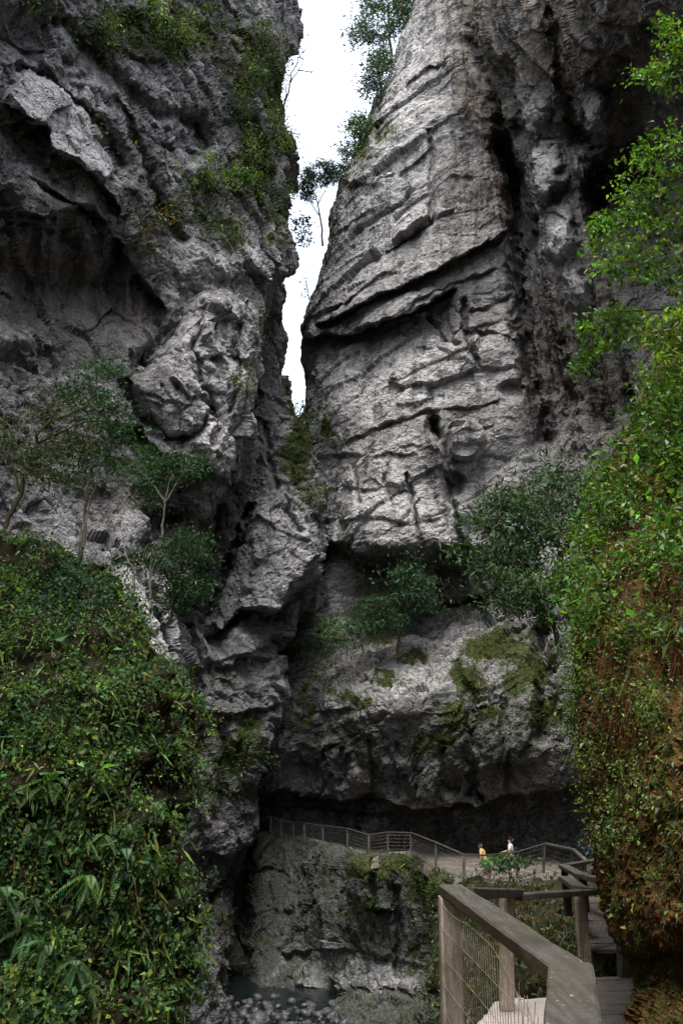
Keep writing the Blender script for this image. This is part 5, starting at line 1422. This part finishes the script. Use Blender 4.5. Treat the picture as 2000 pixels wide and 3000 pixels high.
FP = [(793, 2390, 2432), (823, 2401, 2446), (860, 2408, 2452), (892, 2410, 2462), (946, 2418, 2471), (1018, 2426, 2486), (1080, 2445, 2507), (1135, 2436, 2500), (1203, 2438, 2500), (1276, 2466, 2546), (1358, 2502, 2576), (1433, 2503, 2582), (1515, 2494, 2572), (1592, 2471, 2556)]
root4 = empty('path_railing', atz(1276, 2549, -3.55), 'long post-and-mesh railing along the path under the overhang', 'railing')
tops = []
for (px, yt, yb) in FP:
    Yb = min(50.5, float(atz(px, yb, -3.55)[1]))
    t = at(px, yt, Yb); b_ = at(px, yb + 8, Yb); tops.append((t, b_))
    post('post', t + np.array([0, 0, -0.04]), b_, 0.088, root4, 'far_wood')
mb = MB()
T = np.array([t for t, _ in tops]); Bq = np.array([b for _, b in tops])
first = at(765, 2384, 51.0)
for a, b in zip(np.vstack((first, T[:-1])), T): mb.beam(a, b + (b - a) * 0.01, 0.08, 0.055)
h_ = mb.build('handrail', M['dark_wood']); settle(h_, root4)
mb = MB()
for j in range(1, 7):
    f = j / 7
    mb.tube(T * (1 - f) + Bq * f + np.array([0, -0.06, 0]), 0.007, 4)
for k in range(len(T) - 1):
    nn = max(4, int(np.linalg.norm(T[k + 1] - T[k]) / 0.22))
    for m_ in range(nn):
        f = m_ / nn
        a = T[k] * (1 - f) + T[k + 1] * f; b = Bq[k] * (1 - f) + Bq[k + 1] * f
        mb.tube([a + [0, -0.065, -0.06], b + [0, -0.065, 0]], 0.006, 3, False)
w_ = mb.build('wire_mesh', M['far_wire'], None, True); settle(w_, root4)

root5 = empty('path_railing', at(1675, 2580, 25.0), 'short dark railing dropping to the steps at the right end of the path', 'railing')
H = [at(1592, 2470, 30.5) + np.array([0.05, -0.1, 0.02]), at(1678, 2486, 26.5), at(1722, 2524, 23.0)]
mb = MB().beam(H[0], H[1], 0.11, 0.07).beam(H[1] + np.array([0, 0, 0.004]), H[2], 0.11, 0.07)
h_ = mb.build('handrail', M['far_wood']); settle(h_, root5)
post('post', H[1] + np.array([0, 0, -0.07]), H[1] + np.array([0, 0, -1.25]), 0.10, root5, 'far_wood')
post('post', H[2] + np.array([0, 0, -0.07]), H[2] + np.array([0, 0, -1.2]), 0.10, root5, 'far_wood')
mb = MB()
for j in range(1, 9):
    z = np.array([0, -0.05, -0.12 * j]); mb.tube([H[0] + z, H[1] + z], 0.008, 4); mb.tube([H[1] + z, H[2] + z], 0.008, 4)
w_ = mb.build('wire_mesh', M['far_wire'], None, True); settle(w_, root5)

# ------------------------------------------------------------------ walkers
M['skin'] = plain_mat('skin', (0.42, 0.26, 0.19), 0.6, 0.3, 0.1)
def skin_part(name, verts, edges, radii, mat, parent, rootv=0, sub=1):
    me = bpy.data.meshes.new(name); me.from_pydata(verts, edges, []); me.update()
    o = bpy.data.objects.new(name, me); COL.objects.link(o); o.parent = parent
    m = o.modifiers.new('skin', 'SKIN'); m.use_smooth_shade = True
    for i, r in enumerate(radii):
        rr = r if isinstance(r, tuple) else (r, r)
        me.skin_vertices[0].data[i].radius = rr
        me.skin_vertices[0].data[i].use_root = (i == rootv)
    s = o.modifiers.new('smooth', 'SUBSURF'); s.levels = sub; s.render_levels = sub
    me.materials.append(mat); return o

def person(loc, turn, h, label, shirt, legs, hair, arms, pack=None, lean=0.0, legcover=0.95):
    """arms: for each side (elbow, hand) in body space scaled to 1.75 m"""
    k = h / 1.75
    root = empty('person', loc, label, 'person'); root.rotation_euler = (0, 0, turn); root.scale = (k, k, k)
    ly = lambda z: lean * max(0, z - 0.95)
    vv = [(0, 0, 0.95), (0, ly(1.12) - .01, 1.12), (0, ly(1.32), 1.32), (0, ly(1.46), 1.46), (0, ly(1.53), 1.53), (0, ly(1.61) + .01, 1.61), (0, ly(1.70) + .005, 1.71)]
    rr = [(.15, .11), (.135, .10), (.165, .11), (.10, .08), .055, (.078, .095), (.07, .085)]
    ed = [(0, 1), (1, 2), (2, 3), (3, 4), (4, 5), (5, 6)]
    def chain(start, pts, rad):
        p = start
        for q, r in zip(pts, rad):
            vv.append(q); rr.append(r); ed.append((p, len(vv) - 1)); p = len(vv) - 1
        return p
    for s in (-1, 1):
        st = 0.10 * s
        chain(0, [(.09*s, 0, .86), (.10*s, .03 + st*.5, .50), (.10*s, -.02 + st, .10), (.10*s, .02 + st, .04), (.11*s, .16 + st, .03)], [.085, .06, .04, .042, .035])
    for s, (el, ha) in zip((-1, 1), arms):
        e = (el[0], el[1] + ly(el[2]), el[2]); hd = (ha[0], ha[1] + ly(ha[2]), ha[2])
        w = chain(3, [(.18*s, ly(1.42), 1.42), e, hd], [.055, .042, .028])
        d = np.array(hd) - np.array(e); d /= np.linalg.norm(d)
        palm = tuple(np.array(hd) + d * .06); pi = chain(w, [palm], [(.036, .02)])
        sd = np.cross(d, [0, 1.0, 0.2]); sd /= np.linalg.norm(sd)
        for j, ln in enumerate((.065, .075, .07, .055)):
            o_ = sd * (.024 - .016 * j); a = np.array(palm) + o_ + d * .025
            chain(pi, [tuple(a), tuple(a + d * ln * .6 + [0, .015, 0]), tuple(a + d * ln * .9 + [0, .035, 0])], [.010, .009, .008])
        a = np.array(hd) + d * .03 + sd * .034
        chain(w, [tuple(a), tuple(a + d * .04 + sd * .02)], [.011, .009])
    # nose
    chain(5, [(0, ly(1.60) + .085, 1.60), (0, ly(1.6) + .115, 1.59)], [.02, .012])
    skin_part('body', vv, ed, rr, M['skin'], root)
    # shirt over trunk and upper arms, trousers over the legs
    sv = [(0, 0, 0.90), (0, ly(1.12) - .01, 1.12), (0, ly(1.32), 1.32), (0, ly(1.45), 1.455)]; sr = [(.175, .135), (.16, .125), (.19, .135), (.12, .10)]
    se = [(0, 1), (1, 2), (2, 3)]
    for s, (el, ha) in zip((-1, 1), arms):
        p = 3
        for q, r in zip([(.185*s, ly(1.42), 1.42), tuple(np.array([.185*s, ly(1.42), 1.42]) * .2 + np.array([el[0], el[1] + ly(el[2]), el[2]]) * .8)], [.075, .062]):
            sv.append(q); sr.append(r); se.append((p, len(sv) - 1)); p = len(sv) - 1
    skin_part('shirt', sv, se, sr, shirt, root)
    tv = [(0, 0, 0.93)]; tr_ = [(.165, .125)]; te = []
    for s in (-1, 1):
        st = 0.10 * s; p = 0
        pts = [(.09*s, 0, .85), (.10*s, .03 + st*.5, .50)] + ([(.10*s, -.02 + st, .12)] if legcover > .6 else [])
        for q, r in zip(pts, [.105, .085, .065]):
            tv.append(q); tr_.append(r); te.append((p, len(tv) - 1)); p = len(tv) - 1
    skin_part('trousers', tv, te, tr_, legs, root)
    hv = [(0, ly(1.7) - .02, 1.66), (0, ly(1.7) - .012, 1.735), (0, ly(1.7) - .06, 1.62)]
    skin_part('hair', hv, [(0, 1), (0, 2)], [(.088, .098), (.07, .08), (.06, .05)], hair, root)
    if pack:
        o = skin_part('backpack', [(0, ly(1.1) - .2, 1.08), (0, ly(1.25) - .21, 1.25), (0, ly(1.4) - .19, 1.40)], [(0, 1), (1, 2)], [(.14, .09), (.15, .10), (.12, .07)], pack, root)
        for s in (-1, 1):
            skin_part('strap', [(.10*s, ly(1.45) - .1, 1.44), (.11*s, ly(1.45) + .06, 1.47), (.12*s, ly(1.3) + .14, 1.32), (.13*s, ly(1.15) + .08, 1.15)], [(0, 1), (1, 2), (2, 3)], [.022] * 4, pack, root)
    return root
white = plain_mat('white_cotton', (0.66, 0.66, 0.70), 0.8, 0.2, 0.05); pale = plain_mat('pale_cloth', (0.55, 0.54, 0.50), 0.8, 0.2, 0.1)
yellow = plain_mat('yellow_cloth', (0.50, 0.36, 0.12), 0.8, 0.2, 0.1); brownc = plain_mat('brown_cloth', (0.10, 0.06, 0.04), 0.8, 0.2)
navy = plain_mat('navy_cloth', (0.02, 0.025, 0.07), 0.8, 0.2); black = plain_mat('black_cloth', (0.015, 0.015, 0.02), 0.8, 0.2)
hair_d = plain_mat('dark_hair', (0.02, 0.015, 0.012), 0.6, 0.4); hair_b = plain_mat('brown_hair', (0.07, 0.04, 0.02), 0.6, 0.4)
def stand(px, py_sh, Y, h):           # feet height from the shoulder line seen in the photo
    s = at(px, py_sh, Y); return np.array([s[0], s[1], s[2] - h * 0.83])
person(stand(1494, 2475, 37.5, 1.75), math.radians(75), 1.75, 'walker in a white shirt with dark backpack straps behind the path railing', white, pale, hair_d,
       [((-.26, .05, 1.18), (-.20, .22, 1.02)), ((.28, .10, 1.20), (.16, .30, 1.16))], black)
person(stand(1421, 2491, 37.0, 1.62), math.radians(70), 1.62, 'walker in a yellow top leaning over the path, left of the white shirt', yellow, brownc, hair_b,
       [((-.24, .10, 1.14), (-.18, .25, .95)), ((.24, .12, 1.14), (.18, .28, .98))], None, 0.35)
person(stand(1733, 2483, 25.0, 1.75), math.radians(160), 1.75, 'walker in a navy top half hidden by the mossy wall at the cave mouth', navy, black, hair_d,
       [((-.27, .02, 1.16), (-.20, .24, 1.08)), ((.27, .02, 1.16), (.12, .26, 1.12))])

# ------------------------------------------------------------------ river stones
def stone_mesh(name, r, s):
    import bmesh
    bm = bmesh.new(); bmesh.ops.create_icosphere(bm, subdivisions=3, radius=1)
    p = np.array([v.co[:] for v in bm.verts])
    d = 1 + 0.25 * fbm(p, 1.1, 3, s) + 0.12 * facets(p, 0.9, s + 3)
    sc_ = np.array([1, 0.75 + 0.3 * rng.random(), 0.55 + 0.25 * rng.random()]) * r
    for v, q, k in zip(bm.verts, p, d): v.co = V(q * k * sc_)
    me = bpy.data.meshes.new(name); bm.to_mesh(me); bm.free()
    me.polygons.foreach_set('use_smooth', [True] * len(me.polygons)); me.materials.append(M['stone'])
    return me
SM = [stone_mesh('stone', 1.0, 300 + 7 * k) for k in range(7)]
cnt = 0
GS = 'loose stones along the river bank'
for k in range(260):
    px = 640 + 520 * rng.random(); py = 2918 + 130 * rng.random() ** 0.8
    if py < 2935 and px > 820: continue
    if k == 0: px, py, r = 810, 2952, 0.5
    elif k == 1: px, py, r = 995, 2975, 0.4
    elif k == 2: px, py, r = 760, 2990, 0.36
    else: r = 0.07 + 0.20 * rng.random() ** 2.2
    loc = atz(px, py, -9.48)
    o = bpy.data.objects.new('river_stone', SM[k % 7]); COL.objects.link(o)
    o.location = V(loc) + Vector((0, 0, r * 0.12)); o.rotation_euler = (rng.normal(0, .3), rng.normal(0, .3), rng.random() * 6.28); o.scale = (r, r, r)
    lab = {0: 'largest pale stone in the shallow edge of the river', 1: 'broad dark stone at the right end of the stone bar', 2: 'bulky stone at the front of the stone bar'}.get(k, 'rounded grey river stone lying in the stone bar')
    tag(o, lab, 'stone', GS)

# ------------------------------------------------------------------ unseen walls added beside and behind the camera to dim the lower gorge
def blocker_wall(name, pts, z0, z1, lean, s):
    P = np.array(pts, float); nu, nv = 90, 80
    t = np.linspace(0, len(P) - 1, nu); c = catmull(P, t)
    d = np.gradient(c, axis=0); nrm = np.stack((d[:, 1], -d[:, 0]), -1); nrm /= np.linalg.norm(nrm, axis=1)[:, None]
    z = np.linspace(z0, z1, nv)
    X = c[:, None, 0] + nrm[:, None, 0] * lean * (z[None] - z0); Y_ = c[:, None, 1] + nrm[:, None, 1] * lean * (z[None] - z0)
    v = np.stack((X, Y_, np.broadcast_to(z[None], X.shape)), -1).reshape(-1, 3)
    off = 1.2 * fbm(v, 9, 4, s) + facets(v, 4.0, s + 2) * 0.4
    v[:, :2] += np.repeat(nrm, nv, 0) * off[:, None]
    idx = np.arange(nu * nv).reshape(nu, nv)
    q = np.stack((idx[:-1, :-1], idx[:-1, 1:], idx[1:, 1:], idx[1:, :-1]), -1).reshape(-1, 4)
    N_ = len(v)
    o = mesh_np(name, v, q, M['rock'], {'tufa_shade': np.zeros(N_), 'pale': np.zeros(N_), 'moss': np.full(N_, 0.3), 'algae_shade': np.full(N_, 0.3)}); o['kind'] = 'structure'
blocker_wall('cliff_wall', [(-16, 24), (-14, 12), (-13, 0), (-13, -16), (-11, -45)], -10, BLOCKER_H, 0.02, 1001)  # added unseen wall, cutting light
blocker_wall('cliff_wall', [(4, -45), (8, -16), (8, -2), (10, 12), (15.5, 25), (21, 38)], -10, BLOCKER_H, 0.02, 1101)  # added unseen wall, cutting light
blocker_wall('cliff_wall', [(-16, 84), (-6, 88), (6, 96)], -11, 14.0, 0.0, 1201)  # added far wall, blocking light through the slot between the cliffs
# ------------------------------------------------------------------ light and camera
SUN_EL, SUN_AZ = math.radians(70), math.radians(195)   # azimuth from +Y (up the gorge), clockwise
w = bpy.data.worlds.new('World'); bpy.context.scene.world = w; w.use_nodes = True
nt = w.node_tree
for n in list(nt.nodes): nt.nodes.remove(n)
sky = nt.nodes.new('ShaderNodeTexSky'); sky.sky_type = 'NISHITA'; sky.sun_disc = False
sky.sun_elevation = SUN_EL; sky.sun_rotation = SUN_AZ
sky.air_density = 1.0; sky.dust_density = 3.0; sky.ozone_density = 1.0
hs = nt.nodes.new('ShaderNodeHueSaturation'); hs.inputs['Saturation'].default_value = 0.45; hs.inputs['Value'].default_value = 1.0
bg = nt.nodes.new('ShaderNodeBackground'); bg.inputs['Strength'].default_value = 0.15
wo = nt.nodes.new('ShaderNodeOutputWorld')
nt.links.new(sky.outputs[0], hs.inputs['Color']); nt.links.new(hs.outputs[0], bg.inputs['Color']); nt.links.new(bg.outputs[0], wo.inputs['Surface'])
sl = bpy.data.lights.new('sun', 'SUN'); sl.energy = 0.6; sl.angle = math.radians(40); sl.color = (1.0, 0.98, 0.95)
so = bpy.data.objects.new('sun', sl); COL.objects.link(so)
d = Vector((math.sin(SUN_AZ) * math.cos(SUN_EL), math.cos(SUN_AZ) * math.cos(SUN_EL), math.sin(SUN_EL)))
so.rotation_euler = (-d).to_track_quat('-Z', 'Y').to_euler()
so.location = d * 150

cd = bpy.data.cameras.new('camera'); cam = bpy.data.objects.new('camera', cd); COL.objects.link(cam)
cam.location = (0, 0, 0); cam.rotation_euler = (math.radians(90) + PITCH, 0, 0)
cd.sensor_fit = 'VERTICAL'; cd.sensor_height = 24.0; cd.lens = F / 3000 * 24.0
cd.clip_start = 0.05; cd.clip_end = 4000
sc = bpy.context.scene
sc.camera = cam
sc.render.engine = 'CYCLES'
sc.cycles.max_bounces = 8; sc.cycles.diffuse_bounces = 7; sc.cycles.transparent_max_bounces = 8
sc.cycles.use_denoising = True
sc.view_settings.view_transform = 'Standard'; sc.view_settings.look = 'None'
sc.view_settings.exposure = 2.35; sc.view_settings.gamma = 1.0
